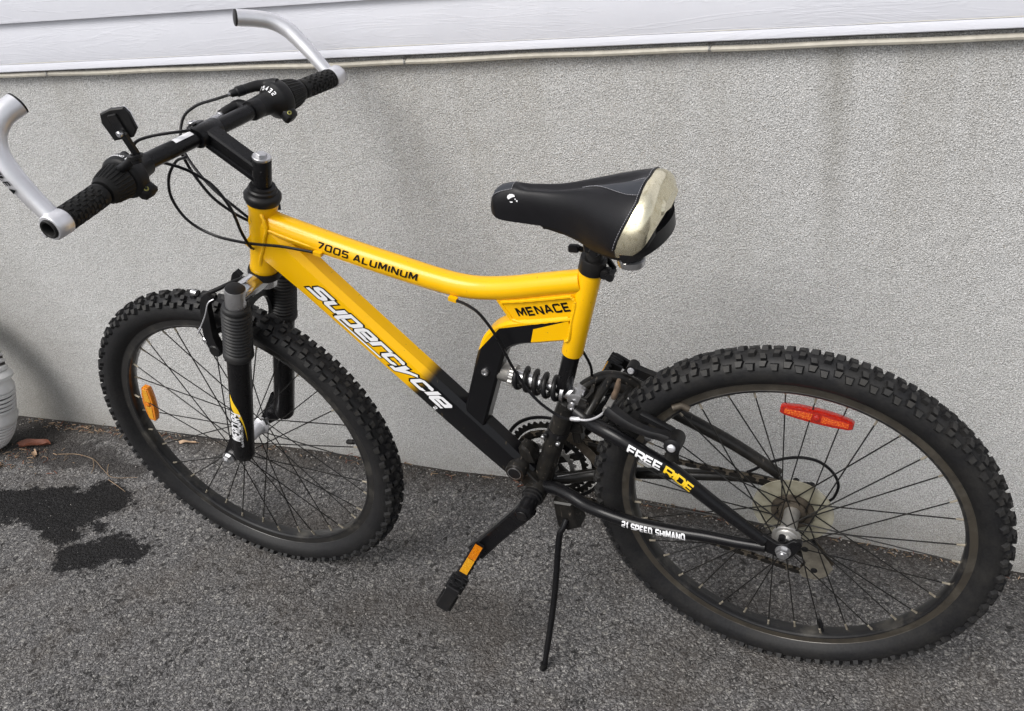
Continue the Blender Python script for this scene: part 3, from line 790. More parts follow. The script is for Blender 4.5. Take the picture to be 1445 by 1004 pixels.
frontw = build_wheel('wheel', 'tyre_rubber', 'rim_black', front_hub, R(4), None, R(6), bike, (-1.074, 0, .345), 'front wheel with knobby black tyre and amber reflector')
refl(rearw, R(80), .230, .108, .024, 'red_reflector', 'red_reflector_prism', -.004, 'reflector')
refl(frontw, R(166), .232, .090, .027, 'amber_reflector', 'amber_reflector_light', -.002, 'reflector')
# spoke guard and cogs
mb = MB(); mb.lathe((0, .0232, 0), (0, .1, 0), [(0, .024), (0, .058), (-.001, .0665), (.0006, .0668), (.0012, .058), (.0012, .024)], 64, caps=False, closed=True)
mb.build('spoke_guard', 'yellowed_clear_plastic', rearw)
mb = MB(); mb.lathe((0, .0195, 0), (0, .1, 0), [(0, .0255), (-.0015, .030), (0, .0355), (.003, .0360), (.003, .0255)], 36, closed=True, caps=False); mb.build('lock_ring', 'dirty_steel', rearw)
mb = MB(); mb.lathe((0, .0175, 0), (0, .1, 0), [(0, .0136), (0, .0228), (.0005, .0235), (.0040, .0235), (.0045, .0136)], 32, closed=True, caps=False); mb.build('hub_flange', 'dirty_steel', rearw)
def cog(mb, c, rr, nt_, thick, hole, mi=None):
    c = V(c); n = nt_ * 4; o = []; i_ = []
    for k in range(n):
        a = 2 * PI * k / n; r = rr + (.0022 if k % 4 in (1, 2) else -.0024)
        o.append((r * math.cos(a), r * math.sin(a))); i_.append((hole * math.cos(a), hole * math.sin(a)))
    rings = [[c + V((x, y, z)) for x, z in q] for q, y in ((i_, -thick / 2), (o, -thick / 2), (o, thick / 2), (i_, thick / 2))]
    mb.rings(rings, closed=True, caps=False, mi=mi)
for k, nteeth in enumerate((28, 24, 21, 18, 16, 14, 12)):
    mb = MB(); cog(mb, (0, .0265 + k * .0042, 0), nteeth * .0127 / (2 * PI), nteeth, .0022, .018)
    mb.build('cog', 'dirty_steel', rearw)

# ---------- main frame
frame = empty('frame', bike)
frame['label'] = 'yellow aluminium front frame fading to black at the bottom'
AX = V((math.cos(1.21559), 0, math.sin(1.21559)))     # steering axis
HP = V((-1.0317, 0, .3313))
def onaxis(z): return HP + AX * ((z - HP.z) / AX.z)
mb = MB(); a, b = onaxis(.742), onaxis(.873)
L_ = (b - a).length
mb.lathe(a, b, [(0, .0215), (.003, .0232), (.012, .0235), (.016, .0222), (L_ - .016, .0222), (L_ - .012, .0235), (L_ - .003, .0232), (L_, .0215)], 32)
mb.build('head_tube', 'yellow_paint', frame)
mb = MB()
tt = cr([(-.856, 0, .843), (-.815, 0, .826), (-.745, 0, .8035), (-.680, 0, .7835), (-.607, 0, .7635), (-.555, 0, .7495), (-.510, 0, .7405), (-.470, 0, .7385), (-.420, 0, .7435), (-.365, 0, .7535), (-.302, 0, .7645)], 6)
n_ = len(tt); mb.tube(tt, [.0205 - .0030 * i / n_ for i in range(n_)], 24); mb.build('top_tube', 'yellow_paint', frame)
# weld beads
def bead(mb, pts, r=.0026, closed=False, mi=None):
    P = cr(pts, 6, closed); q = []
    for i, p in enumerate(P): q.append(r * (1 + .16 * math.sin(i * 2.4)))
    mb.tube(P, q, 7, closed=closed, mi=mi)
DD = V((.656, 0, -.755)); DN = V((.755, 0, .656))
DC = V((-.6456, 0, .580))
def dt(t, v=0., y=0.): return DC + DD * t + DN * v + V((0, y, 0))
mb = MB()
sec = [(-.011, .0290), (.011, .0290), (.0200, .0195), (.0205, .016), (.0205, -.0240), (.0195, -.0268), (.015, -.0290), (-.015, -.0290), (-.0195, -.0268), (-.0205, -.0240), (-.0205, .016), (-.0200, .0195)]
path = [dt(-.322), dt(-.31), dt(-.26), dt(-.2), dt(-.1), dt(0), dt(.1), dt(.2), dt(.27), dt(.285)]
scale = [(1.0, 1.28), (1.0, 1.26), (1, 1.12), (1, 1.03), (1, 1), (1, 1), (1, 1), (1, .95), (1, .85), (.95, .8)]
mb.sweep(path, sec, DN, scale=scale); mb.build('down_tube', 'yellow_to_black_fade', frame, angle=22)
# welds where tubes meet the head tube
mb = MB()
bead(mb, [(-.836, -.012, .868), (-.826, -.0195, .852), (-.824, -.0215, .832), (-.834, -.0215, .815), (-.842, -.0205, .80), (-.858, -.0205, .776), (-.866, -.018, .760), (-.869, -.010, .752)], .0030)
bead(mb, [(-.824, -.0205, .828), (-.800, -.0205, .8190), (-.770, -.0195, .8085), (-.735, -.0165, .7965), (-.715, -.010, .789)], .0022)
mb.build('weld', 'yellow_paint', frame)
# mast: box tube from the down tube, bending back to the seat tube
mast = cr([(-.551, 0, .440), (-.527, 0, .500), (-.500, 0, .564), (-.477, 0, .618), (-.458, 0, .650), (-.428, 0, .6675), (-.385, 0, .6755), (-.326, 0, .6865)], 7)
mb = MB()
s4 = [(-.0125, .0205), (.0125, .0205), (.0165, .0165), (.0165, -.0165), (.0125, -.0205), (-.0125, -.0205), (-.0165, -.0165), (-.0165, .0165)]
N = len(mast); rings = []
for i in range(N):
    t = (mast[min(i + 1, N - 1)] - mast[max(i - 1, 0)]).normalized(); side = V((0, 1, 0)); u = side.cross(t).normalized()
    k = 1.0 + .06 * math.sin(PI * i / N)
    rings.append([mast[i] + side * a + u * b_ * k for a, b_ in s4])
mb.rings(rings); mb.build('mast', 'black_and_yellow_graphic', frame, angle=30)
# gusset panel between top tube and mast
gp = [(-.4475, .7255), (-.300, .752), (-.314, .700), (-.4130, .682), (-.430, .688)]
mb = MB(); mb.prism(gp, -.0115, .0115, bev=.002); mb.build('gusset', 'yellow_paint', frame)
mb = MB()
bead(mb, [(-.436, -.0125, .7235), (-.40, -.0135, .7290), (-.36, -.0135, .7360), (-.318, -.0135, .7440)], .0028)
bead(mb, [(-.318, -.0140, .744), (-.313, -.0145, .735), (-.3155, -.0145, .722), (-.320, -.0145, .710), (-.325, -.0150, .695), (-.329, -.0165, .68), (-.333, -.0165, .668), (-.339, -.0165, .664)], .0028)
bead(mb, [(-.424, -.0125, .6925), (-.40, -.0145, .6895), (-.36, -.0145, .6965), (-.322, -.0145, .7045)], .0026)
bead(mb, [(-.438, -.012, .7215), (-.430, -.012, .705), (-.424, -.0125, .6925)], .0018)
mb.build('weld', 'yellow_paint', frame)
ST0, ST1 = V((-.3385, 0, .632)), V((-.2845, 0, .788))
mb = MB(); L_ = (ST1 - ST0).length; mb.lathe(ST0, ST1, [(0, .0150), (.001, .0168), (.004, .0172), (L_ - .002, .0172), (L_, .0165)], 32); mb.build('seat_tube', 'yellow_paint', frame)
mb = MB(); mb.lathe(ST0, ST0 + (ST0 - ST1), [(-.01, .0138), (.0795, .0138), (.083, .0125), (.083, .0105)], 28); mb.build('inner_seat_tube', 'black_paint', frame)
# lower weld of mast to down tube, cable stops
mb = MB(); bead(mb, [(-.5535, -.010, .512), (-.5565, -.014, .500), (-.5575, -.017, .486)], .0028); mb.build('weld', 'worn_alloy', frame)
for p in ((-.7400, -.0215, .7925), (-.5150, -.0205, .7270)):
    mb = MB(); p = V(p); d = V((.94, 0, -.26)); mb.sweep([p - d * .007, p + d * .007], [(-.0035, -.0035), (.0035, -.0035), (.0042, .0035), (-.0042, .0035)], (0, 0, 1)); mb.build('cable_stop', 'yellow_paint', frame)
# seat clamp
mb = MB(); mb.lathe(ST1 - (ST1 - ST0).normalized() * .006, ST1 + (ST1 - ST0), [(0, .0172), (.0, .0190), (.002, .0198), (.022, .0198), (.024, .0190), (.024, .0150)], 32)
for dz in (.004,):
    c = ST1 + V((.022, -.004, -.006)); mb.box(c, .016, .014, .018, bev=.003)
mb.lathe(ST1 + V((.030, -.014, -.008)), ST1 + V((.030, .012, -.008)), [(0, .004), (0, .0065), (.007, .0065), (.007, .004), (.024, .004)], 14)
mb.tube(cr([ST1 + V((.030, .010, -.006)), ST1 + V((.010, .024, .008)), ST1 + V((-.012, .022, .014)), ST1 + V((-.028, .016, .022))], 5), [.0045] * 16, 8)
mb.box(ST1 + V((-.030, .014, .0215)), .016, .010, .012, bev=.002)
mb.build('seat_clamp', 'black_satin', frame)

# headset + stem
mb = MB(); a = onaxis(.742); mb.lathe(a, a - AX, [(-.003, .018), (-.003, .0260), (.002, .0272), (.008, .0272), (.012, .024), (.014, .018)], 32)
mb.build('headset', 'black_satin', bike)
mb = MB(); a = onaxis(.873); mb.lathe(a, a + AX, [(-.003, .018), (-.003, .0262), (.003, .0285), (.009, .0285), (.012, .0262), (.014, .0225), (.019, .0225), (.021, .0200), (.025, .0198), (.026, .016), (.026, .010)], 32)
mb.build('headset', 'black_satin', bike)
stem = empty('stem', bike)
SA, SB = onaxis(.892), onaxis(.941)
mb = MB(); mb.lathe(SA, SB, [(0, .0140), (.004, .0146), (.050, .0146), (.052, .0135)], 28); mb.build('quill', 'black_paint', stem)
mb = MB(); L0 = (SB - SA).length
mb.lathe(SA, SB, [(L0 - .001, .0130), (L0 + .001, .0142), (L0 + .004, .0142), (L0 + .005, .0128), (L0 + .005, .006)], 28)
mb.lathe(SA, SB, [(L0 + .004, .0085), (L0 + .009, .0085), (L0 + .010, .0072)], 6); mb.build('stem_bolt', 'steel', stem, angle=20)
BC = V((-.893, 0, .981))         # bar clamp centre
mb = MB(); q = onaxis(.9165); dirn = (BC - q).normalized(); up = V((0, 1, 0)).cross(dirn)
secx = [(-.0135, .0125), (-.0135, .006), (-.0105, .0045), (-.0105, -.0045), (-.0135, -.006), (-.0135, -.0125), (-.011, -.0155), (.011, -.0155), (.0135, -.0125), (.0135, .0125), (.011, .0155), (-.011, .0155)]
pp = [q - dirn * .004, q + dirn * .02, BC - dirn * .02, BC - dirn * .006]
rings = [[p + V((0, 1, 0)) * a_ * 1.0 + up * b_ for a_, b_ in secx] for p in pp]
mb.rings(rings); mb.build('extension', 'black_paint', stem, angle=25)
mb = MB(); mb.lathe(BC + V((0, -.024, 0)), BC + V((0, .024, 0)), [(0, .0125), (.0, .0150), (.002, .0162), (.046, .0162), (.048, .0150), (.048, .0125)], 32)
mb.box(BC + V((-.014, 0, .010)), .016, .030, .012, bev=.003); mb.build('bar_clamp', 'black_paint', stem)
mb = MB(); bp = BC + V((-.014, -.006, .0165)); mb.lathe(bp, bp + V((-.1, 0, .99)), [(0, .0065), (.003, .0070), (.004, .006), (.0042, .0034), (.002, .0034)], 16); mb.build('clamp_bolt', 'steel', stem)

# ---------- handlebar with everything clamped to it
bar = empty('handlebar', bike)
bpts = [(-.893, -.300, .9745), (-.898, -.235, .9765), (-.905, -.170, .979), (-.908, -.110, .981), (-.900, -.05, .981), (-.893, 0, .981), (-.884, .06, .981), (-.878, .115, .981), (-.868, .170, .979), (-.858, .235, .975), (-.852, .300, .970)]
bp = cr(bpts, 6)
mb = MB(); mb.tube(bp, .0126, 24); mb.build('bar_tube', 'black_paint', bar)
def bpoint(y):
    for p, q_ in zip(bp, bp[1:]):
        if (p.y <= y <= q_.y): return p.lerp(q_, (y - p.y) / (q_.y - p.y)), (q_ - p).normalized()
    return (bp[0], (bp[1] - bp[0]).normalized()) if y < bp[0].y else (bp[-1], (bp[-1] - bp[-2]).normalized())
def barlathe(mb, y0, prof, n=28, mi=None):
    """prof: (y, r), swept on the bent bar"""
    rings = []
    for y, r in prof:
        p, t = bpoint(y); u = V((0, 0, 1)); u = (u - t * u.dot(t)).normalized(); w_ = t.cross(u)
        rings.append([p + (u * math.cos(2 * PI * j / n) + w_ * math.sin(2 * PI * j / n)) * r for j in range(n)])
    mb.rings(rings, mi=mi)
def bframe(y, ang, r):
    p, t = bpoint(y); u = V((0, 0, 1)); u = (u - t * u.dot(t)).normalized(); w_ = t.cross(u)
    e = u * math.cos(ang) + w_ * math.sin(ang); return p + e * r, e, t, t.cross(e)
for sg, ya, yb in ((-1, -.288, -.212), (1, .205, .283)):
    mb = MB(); lo, hi = min(ya, yb), max(ya, yb)
    prof = [(lo, .0138), (lo + .001, .0160), (lo + .006, .0162), (lo + .007, .0154), (hi - .010, .0154), (hi - .008, .0168), (hi - .003, .0170), (hi, .0158)]
    if sg > 0: prof = [(lo, .0158), (lo + .003, .0170), (lo + .008, .0168), (lo + .010, .0154), (hi - .007, .0154), (hi - .006, .0162), (hi - .001, .0160), (hi, .0138)]
    barlathe(mb, 0, prof)
    for i in range(9):        # raised pads of the grip
        y = lo + .011 + i * (hi - lo - .022) / 8
        for k in range(10):
            c, e, t, w_ = bframe(y, 2 * PI * (k + .5 * (i % 2)) / 10, .0154)
            Q = Matrix((w_, t, e)).transposed(); sk = .5 if k % 2 else -.5
            L4 = [V((a * .0036 + b_ * sk * .0015, b_ * .0031, 0)) for a, b_ in ((-1, -1), (1, -1), (1, 1), (-1, 1))]
            mb.add([c + Q @ p for p in L4] + [c + Q @ (p * .8 + V((0, 0, .0013))) for p in L4], [(4, 5, 6, 7), (0, 1, 5, 4), (1, 2, 6, 5), (2, 3, 7, 6), (3, 0, 4, 7)])
    mb.build('grip', 'rubber_grip', bar)
# twist shifters
for sg in (-1, 1):
    sh = None
    y = (lambda a: sg * a)
    mb = MB()
    yb_ = .114 if sg < 0 else .108
    def Y(a): return sg * (yb_ + a)
    # body: collar towards the stem, fat housing, flange
    prof = [(Y(0), .0142), (Y(.002), .0168), (Y(.022), .0185), (Y(.034), .0300), (Y(.037), .0315), (Y(.050), .0315), (Y(.053), .0300), (Y(.056), .0260)]
    if sg < 0: prof = prof[::-1]
    barlathe(mb, 0, prof, 36)
    # lower pod with clamp screw (towards the rider) and cable snout forward
    c, e, t, w_ = bframe(Y(.040), R(150) if sg < 0 else R(150), .030)
    pt, ee, tt_, ww = bframe(Y(.040), 0, 0)
    rear_dir = V((.62, -.10 * sg, -.78)).normalized()
    ctr = pt + rear_dir * .030
    Q = Matrix((rear_dir, V((0, 1, 0)), rear_dir.cross(V((0, 1, 0))))).transposed()
    mb.box(ctr - rear_dir * .003, .028, .024, .028, rot=Q, bev=.007)
    hous = mb.build('shifter', 'black_plastic', bar, angle=45)
    mb = MB(); sdir = V((.55, -.55, .62)).normalized(); sp_ = ctr + rear_dir * .004 + sdir * .0138; mb.lathe(sp_, sp_ + sdir, [(-.002, .0034), (.0006, .0036), (.0008, .0032), (.0008, .0020), (-.001, .0018)], 14); mb.build('clamp_screw', 'yellow_oxide', hous)
    # ribbed twist ring
    mb = MB()
    prof = [(Y(.0565), .0240), (Y(.058), .0258), (Y(.078), .0225), (Y(.088), .0200), (Y(.094), .0172)]
    if sg < 0: prof = prof[::-1]
    barlathe(mb, 0, prof, 36)
    for k in range(26):
        aa = 2 * PI * k / 26
        pts_ = []
        for dy, r in ((.059, .0252), (.068, .0238), (.078, .0222), (.086, .0202)):
            cc, e_, t_, w2 = bframe(Y(dy), aa, r); pts_.append(cc)
        mb.tube(pts_, [.0016, .0018, .0017, .0012], 5)
    mb.build('twist_ring', 'rubber_grip', hous)
    if sg > 0:   # snout with barrel adjuster, bulging forward, plus brake lever mount
        s0 = pt + V((-.012, -.004, .018)); s1 = pt + V((-.034, -.026, .026))
        mb = MB(); P = cr([pt + V((.010, .006, .024)), s0 + V((0, .006, .006)), pt + V((-.024, -.010, .026)), s1], 6)
        mb.tube(P, [.009, .0095, .010, .010, .0098, .0095, .009, .009, .009, .009, .009, .0088, .0086, .0084, .0084, .0083, .0082, .0080, .0075][:len(P)], 14)
        d = V((-.45, -.88, .0)).normalized()
        mb.lathe(s1, s1 + d, [(-.002, .006), (0, .0085), (.012, .0085), (.014, .0065), (.022, .006), (.024, .0045)], 12)
        mb.build('cable_snout', 'black_plastic', hous)
        SN = s1 + d * .024
        mb = MB(); mb.lathe(SN, SN + d, [(-.001, .0030), (.003, .0030)], 10); mb.build('ferrule', 'steel', hous)
    else:
        s0 = pt + V((-.026, -.004, .006))
        mb = MB(); P = cr([pt + V((-.020, .0, .008)), pt + V((-.030, .004, .006)), pt + V((-.034, .020, .008)), pt + V((-.040, .044, .010))], 5)
        mb.tube(P, [.010 - .0002 * i for i in range(len(P))], 14); mb.build('cable_snout', 'black_plastic', hous)
    # printing on the shifter
    mb = MB()
    if sg < 0:
        def fm(u, v, l, pt=pt):
            cc, e_, t_, w2 = bframe(-.1600 + v * 1.0, R(-22) + u / .0315, .0315 + l); return cc
        lettering(mb, 'SHIMANO', fm, .0036, thick=.28, gap=.32, lift=.0006, length=.024, fine=True)
        mb.add([fm(.028, a, .0006) if b_ == 0 else fm(.0305, a, .0006) for a, b_ in ((-.002, 0), (-.002, 1), (.006, 1), (.006, 0))], [(0, 1, 2, 3)])
        mb.build('lettering', 'white_print', hous)
    else:
        def fm2(u, v, l):
            cc, e_, t_, w2 = bframe(.1325 + v * .72 - l * .7, R(-30) + u / .0235, .0209 + v * .69 + l * .7); return cc
        lettering(mb, '7 5 4 3 2', fm2, .0062, thick=.24, gap=.2, lift=.0010, length=.034, fine=True)
        def fm3(u, v, l):
            cc, e_, t_, w2 = bframe(.1480 + v, R(-42) + u / .0315, .0315 + l); return cc
        lettering(mb, 'SHIMANO', fm3, .0030, thick=.28, gap=.3, lift=.0008, length=.026, fine=True)
        mb.build('lettering', 'white_print', hous)
# brake lever on the far side, folded forward under the bar
lev = empty('brake_lever', bar)
pb, tb = bpoint(.100)
mb = MB(); barlathe(mb, 0, [(.092, .0130), (.092, .0160), (.094, .0168), (.112, .0168), (.114, .0160), (.114, .0130)], 28)
mb.tube(cr([pb + V((-.010, 0, .004)), pb + V((-.030, .004, .006)), pb + V((-.038, -.012, .004)), pb + V((-.040, -.030, .002))], 5), [.009] * 8 + [.008] * 8, 12)
mb.build('lever_mount', 'black_satin', lev)
mb = MB(); mb.lathe(pb + V((-.040, -.030, .002)), pb + V((-.0425, -.060, .000)), [(-.001, .006), (.004, .0062), (.005, .0045), (.012, .0045), (.013, .0058), (.022, .0056), (.024, .003)], 12); mb.build('barrel_adjuster', 'steel', lev)
mb = MB(); P = cr([pb + V((-.032, .004, -.006)), pb + V((-.050, .04, -.012)), pb + V((-.056, .10, -.014)), pb + V((-.05, .16, -.012))], 6)
mb.tube(P, [.0065] * len(P), 10); mb.build('lever_blade', 'black_satin', lev)
lev = empty('brake_lever', bar)
pb2, _ = bpoint(-.080)
mb = MB(); mb.tube(cr([pb2 + V((-.010, 0, -.006)), pb2 + V((-.030, -.004, -.016)), pb2 + V((-.046, .012, -.020)), pb2 + V((-.050, .026, -.020))], 5), [.008] * 16, 12); mb.build('lever_mount', 'black_satin', lev)
mb = MB(); P = cr([pb2 + V((-.034, -.004, -.018)), pb2 + V((-.060, -.05, -.028)), pb2 + V((-.062, -.12, -.030)), pb2 + V((-.054, -.17, -.026))], 6)
mb.tube(P, [.0060] * len(P), 10); mb.build('lever_blade', 'black_satin', lev)
# sticker on the bar
mb = MB()
def fs(u, v, l):
    cc, e_, t_, w2 = bframe(-.062 + u, R(22) - v / .0127, .0127 + l); return cc
gx = [[fs(i * .034 / 6, -.005 + j * .010 / 4, .0004) for i in range(7)] for j in range(5)]
mb.rings(gx, caps=False, wrap=False); lab = mb.build('sticker', 'white_print', bar)
# bar ends
def bar_end(pts, rad, clamp_y, name, cap_mat):
    e = empty('bar_end', bar)
    P = cr(pts, 7); n = len(P)
    mb = MB(); mb.tube(P, [rad * (.80 + .20 * ss(0, n * .55, i)) for i in range(n)], 26)
    cpt, t = bpoint(clamp_y)
    mb.lathe(cpt - V((0, .0125, 0)), cpt + V((0, .0125, 0)), [(0, .0128), (0, .0158), (.002, .0172), (.0235, .0172), (.025, .0158), (.025, .0128)], 36, closed=True, caps=False)
    mb.build('tube', 'satin_alloy', e, angle=50)
    mb = MB(); d = (P[-1] - P[-2]).normalized(); mb.lathe(P[-1], P[-1] + d, [(-.002, rad * .9), (.0, rad * .99), (.0025, rad * .99), (.0034, rad * .85), (.0036, 0.0005)], 28); mb.build('end_cap', cap_mat, e)
    return e, P
e1, P1 = bar_end([(-.904, -.291, .984), (-.920, -.292, 1.012), (-.934, -.293, 1.042), (-.944, -.290, 1.068), (-.946, -.280, 1.090), (-.942, -.262, 1.106), (-.936, -.240, 1.1135)], .0150, -.296, 'near', 'black_plastic')
e2, P2 = bar_end([(-.868, .293, .980), (-.886, .295, 1.004), (-.908, .298, 1.030), (-.928, .298, 1.052), (-.948, .290, 1.068), (-.966, .274, 1.078), (-.987, .250, 1.087)], .0142, .291, 'far', 'black_plastic')
# open black ring at the end of the bar, inside the near clamp
mb = MB(); p, t = bpoint(-.300); mb.lathe(p + V((0, .006, 0)), p - V((0, 1, 0)), [(0, .0088), (.016, .0088), (.0175, .0098), (.0180, .0118), (.016, .0130), (0, .0130)], 28, closed=True, caps=False)
mb.lathe(p, p + V((0, 1, 0)), [(.002, .0095), (.003, .0095)], 20); mb.build('bar_plug', 'black_plastic', bar)
# pinch lug and bolt under the near clamp
mb = MB(); mb.box(V((-.9115, -.296, .9645)), .012, .020, .010, rot=Matrix.Rotation(R(-40), 3, 'Y'), bev=.002); mb.build('clamp_lug', 'satin_alloy', e1)
# PROFILE lettering on the near bar end
mb = MB(); pa, pb_ = V(P1[21]), V(P1[5])
def fpro(u, v, l):
    Lt = (pb_ - pa).length; t = u / Lt; k = max(0., min(1., t)) * 16; i = min(int(k), 15)
    a_, b_ = P1[21 - i], P1[20 - i]; p = a_.lerp(b_, k - i); tt2 = (b_ - a_).normalized()
    y = V((0, -1, 0)); y = (y - tt2 * y.dot(tt2)).normalized(); up_ = y.cross(tt2)
    if up_.x > 0: up_ = -up_
    # v runs up the letters, towards +x side of the tube
    q_ = R(6) - v / .0150
    return p + (y * math.cos(q_) + up_ * math.sin(q_)) * (.0150 + l)
lettering(mb, 'PROFILE', fpro, .0062, thick=.26, gap=.26, shear=.35, lift=.0003, length=.040, fine=True)
tri = [fpro(.043, .0, .0004), fpro(.051, .0, .0004), fpro(.049, .0072, .0004)]
mb.add(tri, [(0, 1, 2)])
mb.build('lettering', 'black_print', e1)
# front reflector seen from behind, on its stalk
rf = empty('front_reflector', bar)
mc = V((-.829, -.19, 1.065))
mc = V((-.838, -.19, 1.070))
xa = V((.93, .30, .12)).normalized(); za = V((-.10, -.12, 1)).normalized(); za = (za - xa * za.dot(xa)).normalized(); ya_ = za.cross(xa)
Q = Matrix((xa, ya_, za)).transposed()
outl = [(-.019, -.020), (.008, -.021), (.019, -.012), (.021, .010), (.018, .019), (.0, .021), (-.016, .018), (-.021, .006)]
def rfm(x, y, z): return mc + Q @ V((x, y, z))
mb = MB(); mb.prism(outl, -.003, .004, bev=.0015, frame=rfm); mb.box(mc + Q @ V((0, -.0045, 0)), .012, .004, .030, rot=Q, bev=.001); mb.build('back_plate', 'black_plastic', rf)
mb = MB(); mb.prism([(a * .94, b_ * .94) for a, b_ in outl], .0042, .0065, frame=rfm); mb.build('lens', 'white_print', rf)
mb = MB(); foot = V((-.845, -.178, 1.022)); topp = mc + Q @ V((.002, -.008, -.010))
mb.sweep([foot, foot.lerp(topp, .5), topp], [(-.006, -.0022), (.006, -.0022), (.006, .0022), (-.006, .0022)], (0, 1, 0))
pf, _t = bpoint(-.172)
mb.tube([pf + V((0, 0, .012)), pf.lerp(foot, .5) + V((0, 0, .004)), foot], [.007, .006, .006], 10)
mb.lathe(foot + V((0, -.004, 0)), foot + V((-.0, -.004, .01)), [(-.010, .007), (-.004, .0075), (-.003, .0098), (.001, .0100), (.0015, .008), (.0015, .005), (-.001, .0045)], 22)
mb.build('stalk', 'black_plastic', rf)
mb = MB(); mb.lathe(topp + V((0, -.004, 0)), topp + V((0, -.02, 0)), [(-.004, .003), (0, .0042), (.003, .0042), (.004, .003)], 12); mb.build('screw', 'steel', rf)

# ---------- fork
fork = empty('fork', bike)
def leg(sy):
    y = .065 * sy; a = onaxis(.742) + V((-.008, y, 0))
    top = V((-.8905, y, .741)); d = -AX
    mb = MB(); mb.lathe(top, top + d, [(-.0005, .0160), (.001, .0166), (.042, .0166), (.044, .015)], 32)
    mb.build('leg_top', 'worn_chrome' if False else 'steel', fork)
    mb = MB(); mb.lathe(top, top + d, [(-.0036, .001), (-.0033, .012), (-.0018, .0155), (.0008, .0163)], 32); mb.build('leg_cap', 'black_plastic', fork)
    mb = MB(); prof = [(.034, .0170), (.035, .0215), (.039, .0228), (.044, .0225)]
    nb = 12; h0, h1 = .046, .132
    for i in range(nb):
        h = h0 + (h1 - h0) * i / nb; p_ = (h1 - h0) / nb
        prof += [(h, .0200), (h + p_ * .30, .0240), (h + p_ * .55, .0246), (h + p_ * .78, .0236)]
    prof += [(.133, .0215), (.135, .0250), (.145, .0255), (.150, .0230)]
    mb.lathe(top, top + d, prof, 32); mb.build('fork_boot', 'boot_rubber', fork, angle=60)
    mb = MB(); mb.lathe(top, top + d, [(.146, .0215), (.150, .0218), (.160, .0202), (.392, .0196), (.402, .0190), (.408, .0165), (.409, .010)], 32)
    # dropout: plate reaching forward to the axle
    bot = top + d * .395; hub = V((-1.074, y, .345))
    yy = y * .93
    poly = [(bot.x + .014, bot.z + .012), (bot.x - .010, bot.z + .045), (hub.x - .004, hub.z + .016), (hub.x - .014, hub.z + .004), (hub.x - .013, hub.z - .008), (hub.x - .002, hub.z - .014), (bot.x + .004, bot.z - .010)]
    mb.prism(poly, yy - .0045, yy + .0045, bev=.001)
    mb.build('lower_leg', 'black_paint', fork)
    return top, d
topN, dF = leg(-1); topF, _ = leg(1)
cb = onaxis(.728)
mb = MB()
for s_ in (-1, 1):
    t0 = V((-.8905, .065 * s_, .741)) + dF * .018
    P = cr([cb + V((0, 0, .006)), cb + V((-.003, .020 * s_, .001)), t0 + V((.006, -.022 * s_, .004)), t0], 6)
    mb.tube(P, [.0190 - .0002 * i for i in range(len(P))], 20)
mb.lathe(onaxis(.715), onaxis(.733), [(0, .010), (.001, .020), (.02, .0205), (.022, .016)], 28)
mb.build('crown', 'chrome', fork)
# brake arch between the lowers, over the tyre
mb = MB(); a0 = topN + dF * .17
P = cr([V((a0.x - .022, -.060, a0.z + .006)), V((a0.x + .010, -.050, a0.z + .055)), V((a0.x + .028, -.030, a0.z + .098)), V((a0.x + .033, 0, a0.z + .110)), V((a0.x + .028, .030, a0.z + .098)), V((a0.x + .010, .050, a0.z + .055)), V((a0.x - .022, .060, a0.z + .006))], 6)
mb.sweep(P, [(-.010, -.004), (.010, -.004), (.010, .004), (-.010, .004)], (-1, 0, .35)); mb.build('brake_arch', 'black_paint', fork)
# fork leg graphic: yellow swoosh + lettering
fa, fb = topN + dF * .24, topN + dF * .36
tmf = tube_map(fa, fb, .0199, 0, 1)
mb = MB()
def sw(u, v, l): return tmf(u, v, l)
outer = [(0, .0125), (.020, .0105), (.045, .0040), (.070, -.0010), (.10, -.0045)]
# direction test: v>0 must lead towards -x (the forward edge)
sgn = 1 if tmf(0, .01, 0).x < tmf(0, -.01, 0).x else -1
tmv = lambda u, v, l: tmf(u, (v - .0115) * sgn, l)
oc = cr([V((a_, b_, 0)) for a_, b_ in [(-.008, .0200), (.004, .0150), (.022, .0060), (.045, -.0010), (.072, -.0060), (.108, -.0090)]], 5)
ic = cr([V((a_, b_, 0)) for a_, b_ in [(-.008, .0205), (.012, .0205), (.028, .0165), (.046, .0030), (.072, -.0042), (.108, -.0088)]], 5)
mb.rings([[tmv(a_.x, a_.y, .0003), tmv((a_.x + b_.x) / 2, (a_.y + b_.y) / 2, .0003), tmv(b_.x, b_.y, .0003)] for a_, b_ in zip(oc, ic)], caps=False, wrap=False)
mb.build('swoosh', 'yellow_print', fork)
mb = MB()
# text reads upwards (towards the crown), letter tops to the rear
def fmer(u, v, l): return tmv(.106 - u, .0035 + v, l)
lettering(mb, 'MERCURY', fmer, .0165, thick=.24, gap=.30, wx=.62, lift=.0004, length=.070, fine=True)
def fsus(u, v, l): return tmv(.122 - u, -.0015 + v, l)
lettering(mb, 'SUSPENSION SYSTEM'.replace('SYSTEM', 'SYS'), fsus, .0030, thick=.16, gap=.35, lift=.0004, length=.058, fine=True)
mb.build('lettering', 'white_print', fork)

